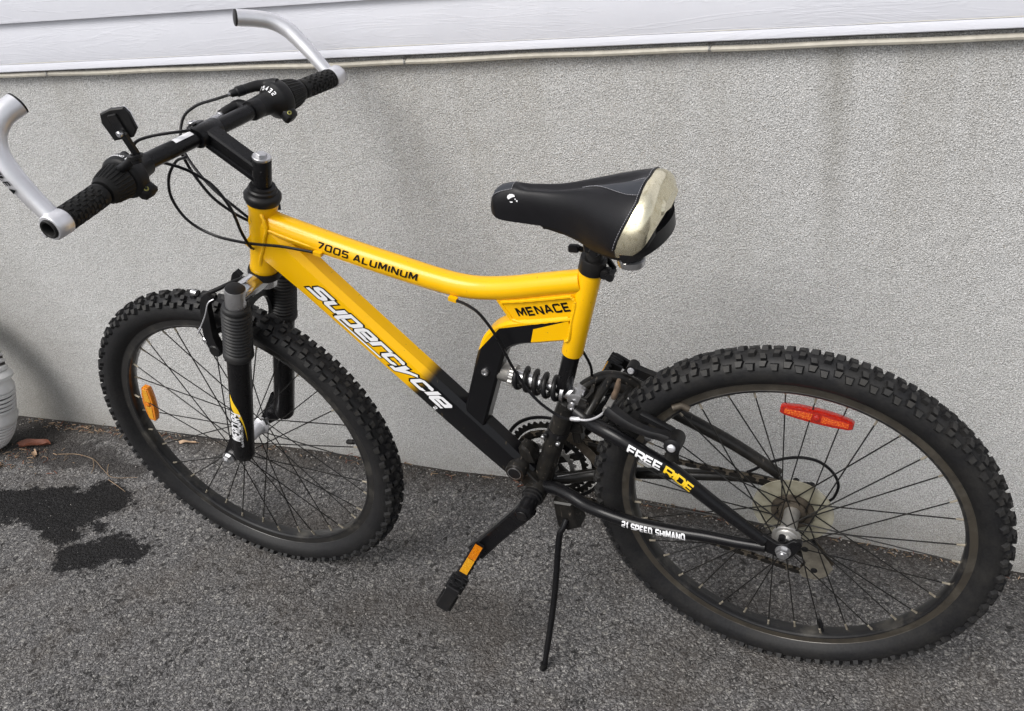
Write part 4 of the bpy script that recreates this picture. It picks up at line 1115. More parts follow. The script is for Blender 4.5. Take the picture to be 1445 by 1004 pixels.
# front V-brake
fbk = empty('brake', bike); fbk['label'] = 'front rim brake with a silver loose cable end'
for s_ in (-1, 1):
    y = s_ * .040
    mb = MB()
    P = cr([(-1.010, y, .585), (-1.014, y, .620), (-1.004, y, .660), (-.990, y * 1.05, .695), (-.978, y * 1.0, .706)], 6)
    mb.sweep(P, [(-.0075, -.0055), (.0075, -.0055), (.0075, .0055), (-.0075, .0055)], (0, 1, 0), scale=[1.5 - .7 * i / (len(P) - 1) for i in range(len(P))])
    mb.lathe((-1.012, y - s_ * .01, .592), (-1.012, y + s_ * .02, .592), [(0, .012), (.018, .012), (.02, .010)], 18)
    arm = mb.build('brake_arm', 'black_satin', fbk)
    mb = MB(); mb.lathe((-1.026, y, .612), (-1.026, y + s_ * .02, .612), [(-.004, .004), (0, .0062), (.006, .0062), (.008, .004)], 6); mb.build('bolt', 'steel', arm)
    mb = MB(); mb.box((-1.018, s_ * .020, .618), .055, .010, .012, rot=Matrix.Rotation(R(-25), 3, 'Y'), bev=.002); mb.build('brake_pad', 'black_plastic', arm)
mb = MB(); mb.lathe((-.998, -.046, .712), (-1.014, -.046, .716), [(0, .005), (.010, .005), (.0108, .004)], 12); mb.build('anchor_bolt', 'steel', fbk)
mb = MB(); mb.tube(cr([(-.962, -.050, .706), (-.972, -.056, .700), (-.990, -.056, .674), (-1.014, -.056, .645)], 5), .0011, 6); mb.lathe((-1.012, -.056, .647), (-1.024, -.056, .634), [(0, .0020), (.008, .0020), (.016, .0018)], 8); mb.build('cable_end', 'satin_alloy', fbk)
mb = MB(); mb.tube(cr([(-.992, -.040, .706), (-.975, -.025, .709), (-.955, .0, .712), (-.945, .03, .706)], 5), .0038, 10); mb.build('noodle', 'black_plastic', fbk)

# ---------- swingarm (rear triangle)
sw_ = empty('swingarm', bike); sw_['label'] = 'dirty black rear swingarm'
BB = V((-.440, 0, .343))
SU = V((-.3545, 0, .545))       # shock lower mount at the head of the post
mb = MB(); d = (SU - BB).normalized(); L_ = (SU - BB).length
mb.lathe(BB, SU, [(.0, .0172), (.115, .0168), (.116, .0180), (.118, .0180), (L_ - .03, .0172), (L_ - .012, .0160), (L_ - .008, .010)], 28); mb.build('post', 'dirty_black_paint', sw_)
mb = MB()     # BB shell, pivot arm
mb.lathe(BB + V((0, -.037, 0)), BB + V((0, .037, 0)), [(0, .014), (0, .0195), (.002, .0205), (.072, .0205), (.074, .0195), (.074, .014)], 32)
mb.build('bottom_bracket_shell', 'dirty_black_paint', sw_)
PV = V((-.468, 0, .388))
mb = MB(); mb.lathe(PV + V((0, -.036, 0)), PV + V((0, .036, 0)), [(0, .011), (0, .0165), (.003, .0185), (.069, .0185), (.072, .0165), (.072, .011)], 32)
mb.prism([(PV.x - .014, PV.z + .004), (PV.x + .004, PV.z + .016), (BB.x + .014, BB.z + .010), (BB.x - .012, BB.z - .014)], -.026, .026, bev=.002)
mb.prism([(PV.x + .002, PV.z + .004), (PV.x + .002, PV.z + .036), (PV.x + .010, PV.z + .044), (PV.x + .020, PV.z + .036), (PV.x + .028, PV.z + .004)], -.013, .013, bev=.004)
mb.build('pivot_housing', 'dirty_black_paint', sw_)
mb = MB(); mb.lathe(PV + V((0, -.0362, 0)), PV + V((0, -1, 0)), [(0, .0125), (.0015, .0125), (.0016, .0115), (.0010, .0112)], 28, mi=0); mb.lathe(PV + V((0, -.0364, 0)), PV + V((0, -1, 0)), [(0, .0115), (.0014, .0112), (.0016, .0105)], 28, mi=1); mb.build('pivot_bolt', ['steel', 'black_satin'], sw_)
def stay(pts, rads, name='seat_stay', mat='dirty_black_paint', n=16):
    P = cr(pts, 7); k = len(P); rr = []
    for i in range(k):
        f = i / (k - 1) * (len(rads) - 1); j = min(int(f), len(rads) - 2); rr.append(rads[j] + (rads[j + 1] - rads[j]) * (f - j))
    mb = MB(); mb.tube(P, rr, n); return mb.build(name, mat, sw_)
NS = [(-.338, -.020, .530), (-.315, -.030, .523), (-.290, -.045, .5245), (-.258, -.055, .518), (-.215, -.062, .4985), (-.170, -.066, .475), (-.115, -.066, .4245), (-.070, -.066, .3855), (-.030, -.066, .352)]
stay(NS, [.0125, .0125, .0125, .012, .0115, .0105, .0095], mat='black_paint')
stay([(-.338, .015, .540), (-.318, .030, .5405), (-.295, .045, .5400), (-.262, .058, .522), (-.212, .064, .489), (-.165, .066, .462), (-.115, .067, .4335), (-.070, .067, .404), (-.030, .067, .374)], [.0125, .0125, .012, .0115, .0105, .0095])
NC = [(-.428, -.015, .347), (-.400, -.022, .352), (-.370, -.033, .3515), (-.340, -.044, .3465), (-.304, -.054, .3455), (-.262, -.059, .3405), (-.226, -.062, .339), (-.170, -.065, .3400), (-.123, -.066, .3415), (-.074, -.067, .340), (-.028, -.067, .3400)]
stay(NC, [.0118, .0118, .0112, .0110, .0105, .0095, .0088], 'chain_stay', mat='black_paint')
stay([(-.428, .015, .338), (-.400, .028, .333), (-.359, .046, .332), (-.286, .056, .340), (-.180, .062, .350), (-.086, .066, .358), (-.028, .067, .350)], [.0115, .0112, .0105, .0095, .0088], 'chain_stay')
# yoke: curved arch and cross brace behind the post
mb = MB()
P = cr([(-.350, .004, .545), (-.332, .020, .556), (-.310, .040, .560), (-.285, .052, .553), (-.262, .058, .538), (-.240, .062, .518)], 6); mb.tube(P, .0095, 14)
mb.tube(cr([(-.318, -.026, .530), (-.308, .0, .546), (-.300, .040, .556)], 6), .0080, 12)
mb.tube(cr([(-.290, -.04, .523), (-.276, .0, .535), (-.268, .05, .535)], 6), .0060, 12)
mb.build('yoke', 'dirty_black_paint', sw_)
# shock mount cup
mb = MB(); SC = V((-.340, 0, .5485))
ring_ = []
P = [SC + V((.024 * math.cos(a), -.020 + .0 * a, .018 * math.sin(a))) for a in [R(-100 + 200 * i / 16) for i in range(17)]]
for s_ in (-1, 1):
    mb.prism([(SC.x - .020, SC.z - .018), (SC.x + .006, SC.z - .020), (SC.x + .022, SC.z - .008), (SC.x + .024, SC.z + .008), (SC.x + .014, SC.z + .012), (SC.x + .006, SC.z - .002), (SC.x - .012, SC.z - .004)], s_ * .019 - .003, s_ * .019 + .003, bev=.001)
mb.sweep([SC + V((.022, -.020, 0)), SC + V((.026, 0, 0)), SC + V((.022, .020, 0))], [(-.011, -.003), (.011, -.003), (.011, .003), (-.011, .003)], (1, 0, .1))
mb.build('shock_bracket', 'dirty_black_paint', sw_)
# dropouts
for s_ in (-1, 1):
    mb = MB(); y = s_ * .0655
    poly = [(-.048, .345), (-.044, .362), (-.030, .366), (-.010, .352), (.004, .354), (.016, .364), (.027, .362), (.028, .350), (.016, .330), (.006, .320), (-.008, .322), (-.030, .333)]
    mb.prism(poly, y - .0035, y + .0035, bev=.0008)
    for q_ in ((.024, .358), (-.002, .357 + .006)):
        mb.lathe((q_[0], y - .004, q_[1]), (q_[0], y + .004, q_[1]), [(0, .003), (0, .0058), (.008, .0058), (.008, .003)], 14, closed=True, caps=False)
    mb.build('dropout', 'black_paint', sw_)
# lettering FREE RIDE on the near seat stay, 21 SPEED SHIMANO on the chain stay
def path_map(P, r, u0, ang, toward):
    P = [V(p) for p in P]; cum = [0]
    for a_, b_ in zip(P, P[1:]): cum.append(cum[-1] + (b_ - a_).length)
    def f(u, v, l):
        s_ = u0 + u; i = 0
        while i < len(cum) - 2 and cum[i + 1] < s_: i += 1
        k = (s_ - cum[i]) / max(1e-9, cum[i + 1] - cum[i]); p = P[i].lerp(P[i + 1], k)
        t = (P[min(i + 2, len(P) - 1)] - P[max(i - 1, 0)]).normalized()
        y = V((0, -1, 0)); y = (y - t * y.dot(t)).normalized(); up_ = t.cross(y)
        if up_.z < 0: up_ = -up_
        rr = r(s_) if callable(r) else r
        q_ = ang + v / rr
        return p + (y * math.cos(q_) + up_ * math.sin(q_)) * (rr + l)
    return f
NSp = cr(NS, 7)
rs = lambda s_: .0125 - .0030 * max(0, min(1, (s_ - .10) / .26))
fF = path_map(NSp, rs, .115, R(-14), 1)
mb = MB(); lettering(mb, 'FREE', fF, .0112, thick=.27, gap=.28, wx=1.1, shear=-.1, lift=.0007, length=.056, fine=True); mb.build('lettering', 'white_print', sw_)
mb = MB(); fR = path_map(NSp, rs, .179, R(-14), 1); lettering(mb, 'RIDE', fR, .0112, thick=.27, gap=.28, wx=1.05, shear=-.1, lift=.0007, length=.050, fine=True); mb.build('lettering', 'yellow_print', sw_)
CSp = cr(NC, 7)
fS = path_map(CSp, .0112, .171, R(-20), 1)
mb = MB(); lettering(mb, '21 SPEED SHIMANO', fS, .0105, thick=.26, gap=.34, wx=.75, lift=.0006, length=.108, fine=True); mb.build('lettering', 'white_print', sw_)

# ---------- frame lettering
fD = plane_map(V((-.790, -.0206, .7155)), (.658, 0, -.753), (.753, 0, .658))
# anchor letters to the flat side face of the down tube
o_ = dt(-.1960, -.0085, -.0206)
fD = plane_map(o_, DD, DN)
H = .0188
args = dict(thick=.34, gap=.40, wx=.94, shear=.45, length=.287)
def underline(mb, grow, lift):
    kx = args['length'] / (text_width('supercycle', args['gap'], args['wx']) * H); x0 = 2 * (.95 * args['wx'] + args['gap']) - .10
    L_ = strips([(x0 - grow, -.47), (x0 + 4.0 + grow, -.47)], .085 + grow); vs = [fD((z.x + args['shear'] * z.y) * H * kx, z.y * H, lift) for p in L_ for z in p]
    mb.add(vs, [(0, 1, 3, 2)])
mb = MB(); lettering(mb, 'supercycle', fD, H, lift=.00025, grow=.12, **args); underline(mb, .06, .00020); mb.build('lettering', 'black_print', frame)
mb = MB(); lettering(mb, 'supercycle', fD, H, lift=.00060, **args); underline(mb, 0, .00055); mb.build('lettering', 'white_print', frame)
mb = MB(); lettering(mb, '2', plane_map(dt(.085, -.0225, -.0206), DD, DN), .0062, thick=.26, lift=.0004); mb.build('lettering', 'white_print', frame)
ttp = [p for p in tt]
fT = path_map(ttp, .0200, .124, R(2), 1)
mb = MB(); lettering(mb, '7005 ALUMINUM', fT, .0098, thick=.25, gap=.50, wx=1.05, lift=.0004, length=.172, shear=.08, fine=True, space=.55); mb.build('lettering', 'black_print', frame)
fM = plane_map(V((-.4105, -.0117, .7000)), (.088, 0, .0185), (0, 0, 1))
mb = MB(); lettering(mb, 'MENACE', fM, .0128, thick=.27, gap=.44, wx=1.05, shear=-.12, lift=.0004, length=.089); mb.build('lettering', 'black_print', frame)

# ---------- shock absorber
sk = empty('shock_absorber', bike)
A0, A1 = V((-.492, 0, .585)), SC + V((0, 0, 0))
d = (A1 - A0).normalized(); L_ = (A1 - A0).length
mb = MB(); prof = [(.012, .010)]
for i in range(12): prof += [(.014 + i * .0019, .0142), (.0149 + i * .0019, .0153)]
prof += [(.038, .0142)]
mb.lathe(A0, A1, prof, 26); mb.build('threaded_collar', 'worn_alloy', sk, angle=60)
mb = MB()
for h, in ((.040,),):
    n = 48; rg = []
    for hh, kk in ((h, 0), (h + .0035, 1), (h + .007, 0)):
        rg.append([A0 + d * hh + (V((0, 1, 0)) * math.cos(2 * PI * j / n) + d.cross(V((0, 1, 0))) * math.sin(2 * PI * j / n)) * (.0170 + (.0022 if (j % 4) in (0, 1) else 0) * 1) for j in range(n)])
    mb.rings(rg)
mb.build('preload_ring', 'worn_alloy', sk)
mb = MB(); mb.lathe(A0, A1, [(.045, .0122), (.092, .0122), (.094, .0080), (.135, .0075)], 22); mb.build('damper_body', 'steel', sk)
mb = MB(); n = 150; h0, h1 = .050, L_ - .030
e1_ = V((0, 1, 0)); e2_ = d.cross(e1_)
P = [A0 + d * (h0 + (h1 - h0) * i / n) + (e1_ * math.cos(2 * PI * 4.6 * i / n + 2) + e2_ * math.sin(2 * PI * 4.6 * i / n + 2)) * .0178 for i in range(n + 1)]
mb.tube(P, .0043, 10); mb.build('spring', 'black_satin', sk)
mb = MB(); mb.lathe(A0, A1, [(L_ - .027, .008), (L_ - .027, .0180), (L_ - .022, .0185), (L_ - .021, .012), (L_ - .012, .0125), (L_ + .004, .0135), (L_ + .010, .0125), (L_ + .013, .008)], 28)
mb.lathe(A1 + V((0, -.017, 0)), A1 + V((0, .017, 0)), [(0, .011), (.001, .0135), (.033, .0135), (.034, .011)], 24); mb.build('shock_eye', 'steel', sk)
for q_, y in ((V((-.4905, 0, .5885)), -.0168), (SC + V((-.004, 0, -.006)), -.0225)):
    mb = MB(); c = V((q_.x, y, q_.z)); mb.lathe(c, c + V((0, -1, 0)), [(-.002, .0062), (.002, .0066), (.0045, .0056), (.0048, .0032), (.003, .003)], 18)
    mb.build('mount_bolt', 'steel', sk)

# ---------- crankset
ck = empty('crankset', bike)
mb = MB(); mb.lathe(BB + V((0, -.037, 0)), BB + V((0, -1, 0)), [(-.001, .015), (0, .0195), (.005, .0200), (.006, .0175), (.011, .0172), (.012, .0150), (.020, .0135), (.028, .012)], 28); mb.build('bearing_cup', 'black_satin', ck)
CE = V((-.5515, -.086, .2300))     # left crank end
c0 = BB + V((.0, -.070, -.002))
mb = MB(); mb.lathe(BB + V((0, -.056, 0)), BB + V((0, -.090, -.0)), [(0, .0135), (.001, .0155), (.026, .0165), (.030, .0150), (.032, .0105), (.031, .008)], 26)
P = cr([c0 + V((.004, .002, .004)), c0.lerp(CE, .12) + V((0, -.002, 0)), c0.lerp(CE, .3), c0.lerp(CE, .6), c0.lerp(CE, .85) + V((0, -.002, 0)), CE], 5)
dirc = (CE - c0).normalized()
secc = [(-.0150, -.0050), (-.012, -.0075), (.012, -.0075), (.0150, -.0050), (.0150, .0050), (.012, .0075), (-.012, .0075), (-.0150, .0050)]
mb.sweep(P, secc, (0, 1, 0), scale=[1.15 - .15 * abs(math.sin(PI * min(1, i / (len(P) - 1) * 1.0))) for i in range(len(P))])
mb.lathe(CE + V((0, .008, 0)), CE + V((0, -.010, 0)), [(0, .010), (.001, .0125), (.016, .0125), (.018, .011)], 22)
mb.build('crank_arm', 'black_paint', ck)
mb = MB(); cB = BB + V((0, -.0885, 0)); mb.lathe(cB, cB + V((0, -1, 0)), [(-.001, .0095), (.001, .0098), (.0018, .009), (.0016, .004)], 20); mb.build('dust_cap', 'black_satin', ck)
CE2 = BB * 2 - CE; CE2.y = .100
mb = MB(); c2 = BB + V((0, .088, 0))
mb.sweep(cr([c2, c2.lerp(CE2, .5), CE2], 5), secc, (0, 1, 0)); mb.lathe(c2 + V((0, -.03, 0)), c2 + V((0, .012, 0)), [(0, .014), (.04, .016), (.042, .01)], 22)
mb.lathe(CE2 + V((0, -.008, 0)), CE2 + V((0, .010, 0)), [(0, .012), (.018, .012)], 20); mb.build('crank_arm', 'black_paint', ck)
CC = V((BB.x, 0, BB.z))
for (T_, y, hole, mt) in ((42, .059, .074, 'black_steel'), (34, .0515, .058, 'black_steel'), (24, .044, .038, 'worn_alloy')):
    mb = MB(); cog(mb, (CC.x, y, CC.z), T_ * .0127 / (2 * PI), T_, .0026, hole); mb.build('chainring', mt, ck)
mb = MB(); mb.lathe((CC.x, .0625, CC.z), (CC.x, 1, CC.z), [(0, .0905), (-.0012, .0965), (.0015, .0970), (.0025, .0905)], 72, closed=True, caps=False); mb.build('chain_guard', 'black_plastic', ck)
mb = MB()
for k in range(5):
    a = R(20 + 72 * k); e = V((math.cos(a), 0, math.sin(a))); c_ = V((CC.x, .0555, CC.z)); mb.sweep([c_ + e * .008, c_ + e * .066], [(-.007, -.0025), (.007, -.0025), (.007, .0025), (-.007, .0025)], (0, 1, 0))
    mb.lathe(c_ + e * .062 + V((0, -.006, 0)), c_ + e * .062 + V((0, .006, 0)), [(0, .0045), (.012, .0045)], 10)
mb.build('spider', 'black_steel', ck)

# ---------- pedals
def pedal(c_in, out, tilt, label):
    """c_in: inner end of the axle, out = +-1 along y, tilt = direction in xz in which the platform extends"""
    pd = empty('pedal', bike); pd['label'] = label
    tx = V((math.cos(tilt), 0, math.sin(tilt))); nz = V((-math.sin(tilt), 0, math.cos(tilt))); oy = V((0, out, 0))
    def F(a, b, c_): return c_in + tx * a + oy * b * (1.06 if out < 0 else 1.) + nz * c_        # a: along platform, b: outward, c: thickness
    mb = MB(); mb.lathe(F(0, -.012, 0), F(0, .1, 0), [(0, .006), (.012, .0062), (.0125, .0085), (.016, .0085), (.018, .0100), (.090, .0090), (.094, .0075), (.104, .007)], 18); mb.build('spindle_barrel', 'black_plastic', pd)
    mb = MB()
    def bx(a0, a1, b0, b1, t): 
        Q_ = Matrix((tx, oy, nz)).transposed(); mb.box(F((a0 + a1) / 2, (b0 + b1) / 2, 0), abs(a1 - a0), abs(b1 - b0) * (1.06 if out < 0 else 1.), t, rot=Q_, bev=.0016)
    bx(-.041, -.034, .008, .078, .021); bx(.034, .041, .008, .078, .021)
    bx(-.041, .041, .006, .013, .019); 
    for k in range(6):                                               # toothed cage edges
        for s_ in (-1, 1):
            bx(s_ * .034 - .003, s_ * .034 + .003, .018 + k * .0105, .0225 + k * .0105, .0245)
    bx(-.040, -.012, .074, .080, .022); bx(.012, .040, .074, .080, .022)
    for s_ in (-1, 1):
        bx(s_ * .030 - .010, s_ * .030 + .010, .076, .098, .027)
        for k in range(3): bx(s_ * .030 - .013, s_ * .030 + .013, .0785 + k * .0075, .0815 + k * .0075, .0315)
    bx(-.036, .036, .098, .104, .024)
    mb.lathe(F(.040, .092, 0), F(.046, .092, 0), [(0, .0070), (0, .0105), (.004, .0105), (.004, .0070)], 16, closed=True, caps=False)
    mb.build('cage', 'black_plastic', pd)
    for s_ in (-1, 1):
        mb = MB(); Q_ = Matrix((tx, oy, nz)).transposed()
        mb.box(F(s_ * .0418, .028, 0), .002, .031, .0145, rot=Q_, mi=0); mb.box(F(s_ * .0418, .0585, 0), .002, .030, .0145, rot=Q_, mi=1)
        mb.build('pedal_reflector', ['amber_reflector', 'amber_reflector_light'], pd)
    return pd
pedal(CE + V((0, -.006, .002)), -1, R(58), 'near pedal hanging edge on with amber reflector')
pedal(CE2 + V((0, .010, 0)), 1, R(-32), 'far pedal behind the rear tyre')

# ---------- chain
chain = empty('chain', bike)
rc = 42 * .0127 / (2 * PI) - .012; rg_ = 24 * .0127 / (2 * PI)
cpts = []
yC = .0505; ra = 34 * .0127 / (2 * PI); rb = 21 * .0127 / (2 * PI); yR = .036
ccen = V((CC.x, yC, CC.z)); rcen = V((0, yR, HZ))
J1 = V((.018, .046, .235)); J2 = V((.034, .046, .186)); rj = .021
def arc(c, r, a0, a1, n): return [c + V((r * math.cos(R(a0 + (a1 - a0) * i / n)), 0, r * math.sin(R(a0 + (a1 - a0) * i / n)))) for i in range(n + 1)]
loop = arc(ccen, ra, 272, 90, 30) + arc(rcen, rb, 88, -45, 14) + arc(J1, rj, 150, 250, 6)[::1] + arc(J2, rj, 20, -100, 10)
def resample(P, step):
    P = P + [P[0]]; out_ = [P[0]]; acc = 0
    tot = sum((b_ - a_).length for a_, b_ in zip(P, P[1:])); n = int(round(tot / step / 2)) * 2; st = tot / n; want = st; cur = 0
    for a_, b_ in zip(P, P[1:]):
        l = (b_ - a_).length
        while cur + l >= want - 1e-9 and len(out_) < n: out_.append(a_.lerp(b_, (want - cur) / l)); want += st
        cur += l
    return out_
CP = resample(loop, .0127); nC = len(CP)
def link_mesh(name, outer):
    mb = MB(); hw = .0034 if outer else .0024
    for s_ in (-1, 1):
        o = []
        for cx, a0, a1 in ((-.00635, 90, 270), (.00635, -90, 90)):
            for i in range(5): a = R(a0 + (a1 - a0) * i / 4); o.append((cx + .0041 * math.cos(a), .0041 * math.sin(a)))
        y = s_ * hw; mb.prism(o, y - .0005, y + .0005)
    for cx in (-.00635, .00635): mb.lathe((cx, -.0036, 0), (cx, .0036, 0), [(0, .0024), (.0072, .0024)], 6)
    return mb
lm_o = lm_i = None
for i in range(nC):
    a_, b_ = CP[i], CP[(i + 1) % nC]; mid = (a_ + b_) / 2; dx = b_ - a_
    if i < 2:
        o = link_mesh('chain_link', i % 2 == 0).build('chain_link', 'chain_dark' if i == 0 else 'chain_pale', chain)
        if i % 2 == 0: lm_o = o
        else: lm_i = o
    else:
        o = (lm_o if i % 2 == 0 else lm_i).copy(); C.objects.link(o); o.parent = chain
    o.location = mid; o.rotation_euler = (0, -math.atan2(dx.z, dx.x), math.asin(max(-1, min(1, dx.y / max(dx.length, 1e-6)))))

# ---------- derailleurs
rd = empty('rear_derailleur', bike)
mb = MB(); y = .074
mb.prism([(.000, .350), (.012, .356), (.024, .340), (.026, .305), (.034, .268), (.024, .246), (.008, .250), (.004, .300)], y - .009, y + .006, bev=.003)
mb.lathe((.012, .062, .322), (.012, .088, .322), [(0, .010), (.024, .010), (.026, .007)], 16); mb.build('body', 'black_satin', rd)
for dy in (-.006, .006):
    mb = MB(); yy = .046 + dy
    mb.prism([(.004, .246), (.014, .258), (.032, .250), (.058, .212), (.066, .196), (.056, .176), (.036, .162), (.014, .165), (.008, .178), (.020, .200)], yy - .001, yy + .001)
    mb.build('cage_plate', 'dirty_alloy' if dy < 0 else 'dirty_steel', rd)
for j in (J1, J2):
    mb = MB(); cog(mb, (j.x, j.y, j.z), .0195, 11, .0025, .006); mb.lathe((j.x, j.y - .009, j.z), (j.x, j.y + .009, j.z), [(0, .0045), (.001, .006), (.017, .006), (.018, .0045)], 12); mb.build('jockey_wheel', 'black_plastic', rd)
fd = empty('front_derailleur', bike)
cdr = BB.lerp(SU, .62)
dpt = (SU - BB).normalized()
mb = MB(); mb.lathe(cdr - dpt * .005, cdr + dpt * .005, [(0, .0175), (0, .0192), (.010, .0192), (.010, .0175)], 28, closed=True, caps=False)
mb.box(cdr + V((-.018, -.012, -.002)), .008, .012, .010, bev=.002); mb.build('band_clamp', 'black_satin', fd)
for q_ in (V((-.022, -.017, -.004)), V((.006, -.0225, -.010))):
    mb = MB(); mb.lathe(cdr + q_, cdr + q_ + V((0, -1, 0)), [(-.002, .0036), (.003, .0036), (.004, .0025)], 10); mb.build('clamp_bolt', 'steel', fd)
for dy in (-.008, .008):
    mb = MB(); yy = .052 + dy
    o = [(CC.x + r * math.cos(R(a)), CC.z + r * math.sin(R(a))) for a, r in [(75, .095), (60, .098), (42, .098), (25, .100), (10, .106), (5, .090), (20, .082), (42, .078), (60, .078), (75, .080)]]
    mb.prism(o, yy - .001, yy + .001); mb.build('cage_plate', 'dirty_steel', fd)
mb = MB(); mb.box(cdr + V((.022, .028, -.004)), .030, .030, .026, bev=.004); mb.box(cdr + V((.020, .030, -.030)), .016, .020, .030, bev=.003); mb.build('linkage', 'dirty_black_paint', fd)

# ---------- kickstand
ks = empty('kickstand', bike)
mb = MB(); kt = V((-.398, -.022, .270))
mb.prism([(kt.x - .014, kt.z + .052), (kt.x + .022, kt.z + .052), (kt.x + .024, kt.z + .02), (kt.x + .030, kt.z - .004), (kt.x + .006, kt.z - .016), (kt.x - .014, kt.z - .010)], -.026, .010, bev=.003); mb.build('mount_plate', 'dirty_black_paint', ks)
mb = MB(); P = cr([kt + V((.006, -.002, .012)), kt + V((.002, -.012, .0)), kt + V((-.006, -.022, -.022)), kt.lerp(V((-.4285, -.150, .012)), .5), V((-.427, -.147, .024)), V((-.4310, -.1505, .0125))], 6)
k = len(P); mb.tube(P, [.0058] * (k - 8) + [.0052] * 8, 12); mb.build('stand_leg', 'black_paint', ks)
mb = MB(); mb.tube([V((-.4272, -.1472, .026)), V((-.4320, -.1510, .0105))], [.0068, .0060], 12); mb.build('foot', 'rubber_grip', ks)

# ---------- rear V-brake
rb_ = empty('brake', bike); rb_['label'] = 'rear rim brake on the seat stays with a silver noodle'
mb = MB()
P = cr([(-.163, -.062, .531), (-.180, -.062, .539), (-.205, -.060, .5415), (-.235, -.055, .549), (-.262, -.048, .560), (-.272, -.045, .566)], 6)
mb.sweep(P, [(-.0075, -.0060), (-.004, -.0085), (.004, -.0085), (.0075, -.0060), (.0075, .0060), (.004, .0085), (-.004, .0085), (-.0075, .0060)], (0, 1, 0), scale=[1.25 - .35 * math.sin(PI * min(1, 1.3 * i / (len(P) - 1))) for i in range(len(P))])
mb.lathe((-.163, -.080, .533), (-.163, -.044, .527), [(0, .009), (.002, .0132), (.022, .0138), (.036, .0125)], 22)
arm = mb.build('brake_arm', 'black_satin', rb_)
mb = MB(); mb.lathe((-.163, -.080, .533), (-.163, -.1, .536), [(-.001, .0065), (.002, .0066), (.004, .0050), (.0045, .003)], 16); mb.build('pivot_bolt', 'satin_alloy', arm)
mb = MB(); mb.lathe((-.170, -.062, .500), (-.163, -.062, .524), [(0, .012), (.006, .010), (.02, .0095)], 16); mb.build('boss', 'dirty_black_paint', arm)
mb = MB(); mb.box((-.200, -.030, .5360), .060, .011, .012, rot=Matrix.Rotation(R(28), 3, 'Y'), bev=.002); mb.build('brake_pad', 'black_plastic', arm)
mb = MB(); mb.lathe((-.210, -.052, .520), (-.210, -.030, .520), [(0, .004), (.001, .0062), (.008, .0062), (.009, .0045), (.022, .0045)], 8); mb.build('pad_bolt', 'steel', arm)
mb = MB(); mb.tube([V((-.176, -.020, .560)), V((-.164, -.014, .563)), V((-.152, -.012, .556))], .006, 10); mb.build('pad_end', 'dirty_steel', arm)
mb = MB(); P = cr([(-.168, .060, .531), (-.195, .060, .545), (-.230, .058, .556), (-.262, .056, .570)], 6)
mb.sweep(P, [(-.0075, -.006), (.0075, -.006), (.0075, .006), (-.0075, .006)], (0, 1, 0)); mb.lathe((-.263, .048, .571), (-.263, .068, .571), [(0, .0095), (.02, .0095)], 16); arm2 = mb.build('brake_arm', 'black_satin', rb_)
mb = MB(); mb.lathe((-.2635, .049, .5715), (-.2635, .04, .573), [(0, .006), (.002, .006), (.004, .0045)], 14); mb.build('pivot_bolt', 'satin_alloy', arm2)
mb = MB(); NOO = cr([(-.329, -.0385, .5300), (-.312, -.042, .534), (-.296, -.045, .543), (-.281, -.047, .556), (-.274, -.047, .568)], 6)
mb.tube(NOO, .0021, 10); mb.lathe(NOO[0] + V((.004, 0, .001)), NOO[0] + V((-.014, .002, -.002)), [(0, .0030), (.002, .0038), (.016, .0038), (.018, .0030)], 12); mb.build('noodle', 'satin_alloy', rb_)
mb = MB(); Q = Matrix.Rotation(R(-62), 3, 'Y')
mb.box((-.266, -.048, .578), .030, .006, .010, rot=Q, bev=.0015); mb.lathe((-.273, -.0515, .566), (-.273, -.044, .566), [(0, .0055), (.0075, .0055)], 14); mb.build('noodle_link', 'worn_alloy', rb_)
mb = MB(); mb.tube(cr([(-.259, -.048, .590), (-.252, -.047, .606), (-.247, -.045, .624)], 5), [.0045, .0048, .0050, .0046, .0044, .0046, .0048, .0048, .0042, .0036, .003], 10); mb.build('cable_boot', 'rust', rb_)

# ---------- control cables
cb_ = empty('control_cables', bike)
def cab(pts, r=.0024, mat='black_paint', k=8):
    mb = MB(); mb.tube(cr(pts, k), r, 8); return mb.build('cable', mat, cb_)
cab([(-.905, -.045, .960), (-.935, -.038, .949), (-.966, -.035, .920), (-.981, -.032, .882), (-.967, -.031, .843), (-.925, -.031, .819), (-.863, -.031, .8085), (-.800, -.028, .8045), (-.748, -.0235, .7955)])
cab([(-.948, -.066, .962), (-.925, -.058, .953), (-.900, -.052, .940), (-.869, -.05, .917), (-.853, -.048, .878), (-.854, -.044, .835), (-.858, -.034, .805), (-.862, -.025, .795)])
cab([(-.948, -.01, .960), (-.955, -.002, .940), (-.951, 0, .912), (-.931, .0, .872), (-.902, .004, .842), (-.880, .012, .822)])
cab([(-.948, .088, .985), (-.975, .095, .981), (-.990, .098, .976), (-1.000, .090, .960), (-.985, .06, .93), (-.97, .03, .90)] if False else [SN + V((.003, .002, 0)), (-.945, .098, .999), (-.985, .088, .990), (-1.010, .075, .970), (-1.005, .05, .93), (-.96, .03, .88), (-.91, .022, .84), (-.885, .020, .82)])
cab([(-.958, -.085, .986), (-.950, -.078, .998), (-.920, -.068, 1.004), (-.885, -.045, 1.002), (-.90, -.02, .995)])
cab([(-.850, .022, .872), (-.836, .024, .866), (-.824, .022, .855), (-.822, .018, .845)])
cab([(-.507, -.0235, .7265), (-.488, -.027, .722), (-.468, -.030, .709), (-.448, -.031, .673), (-.429, -.031, .612), (-.402, -.032, .559), (-.366, -.035, .531), (-.343, -.038, .528)])
cab([(-.740, -.0195, .792), (-.62, -.0145, .7530), (-.515, -.0185, .7265)], r=.0007, mat='worn_alloy')
cab([(-.330, .016, .630), (-.326, .022, .610), (-.324, .03, .582), (-.328, .03, .548), (-.335, .03, .52), (-.36, .03, .47)])
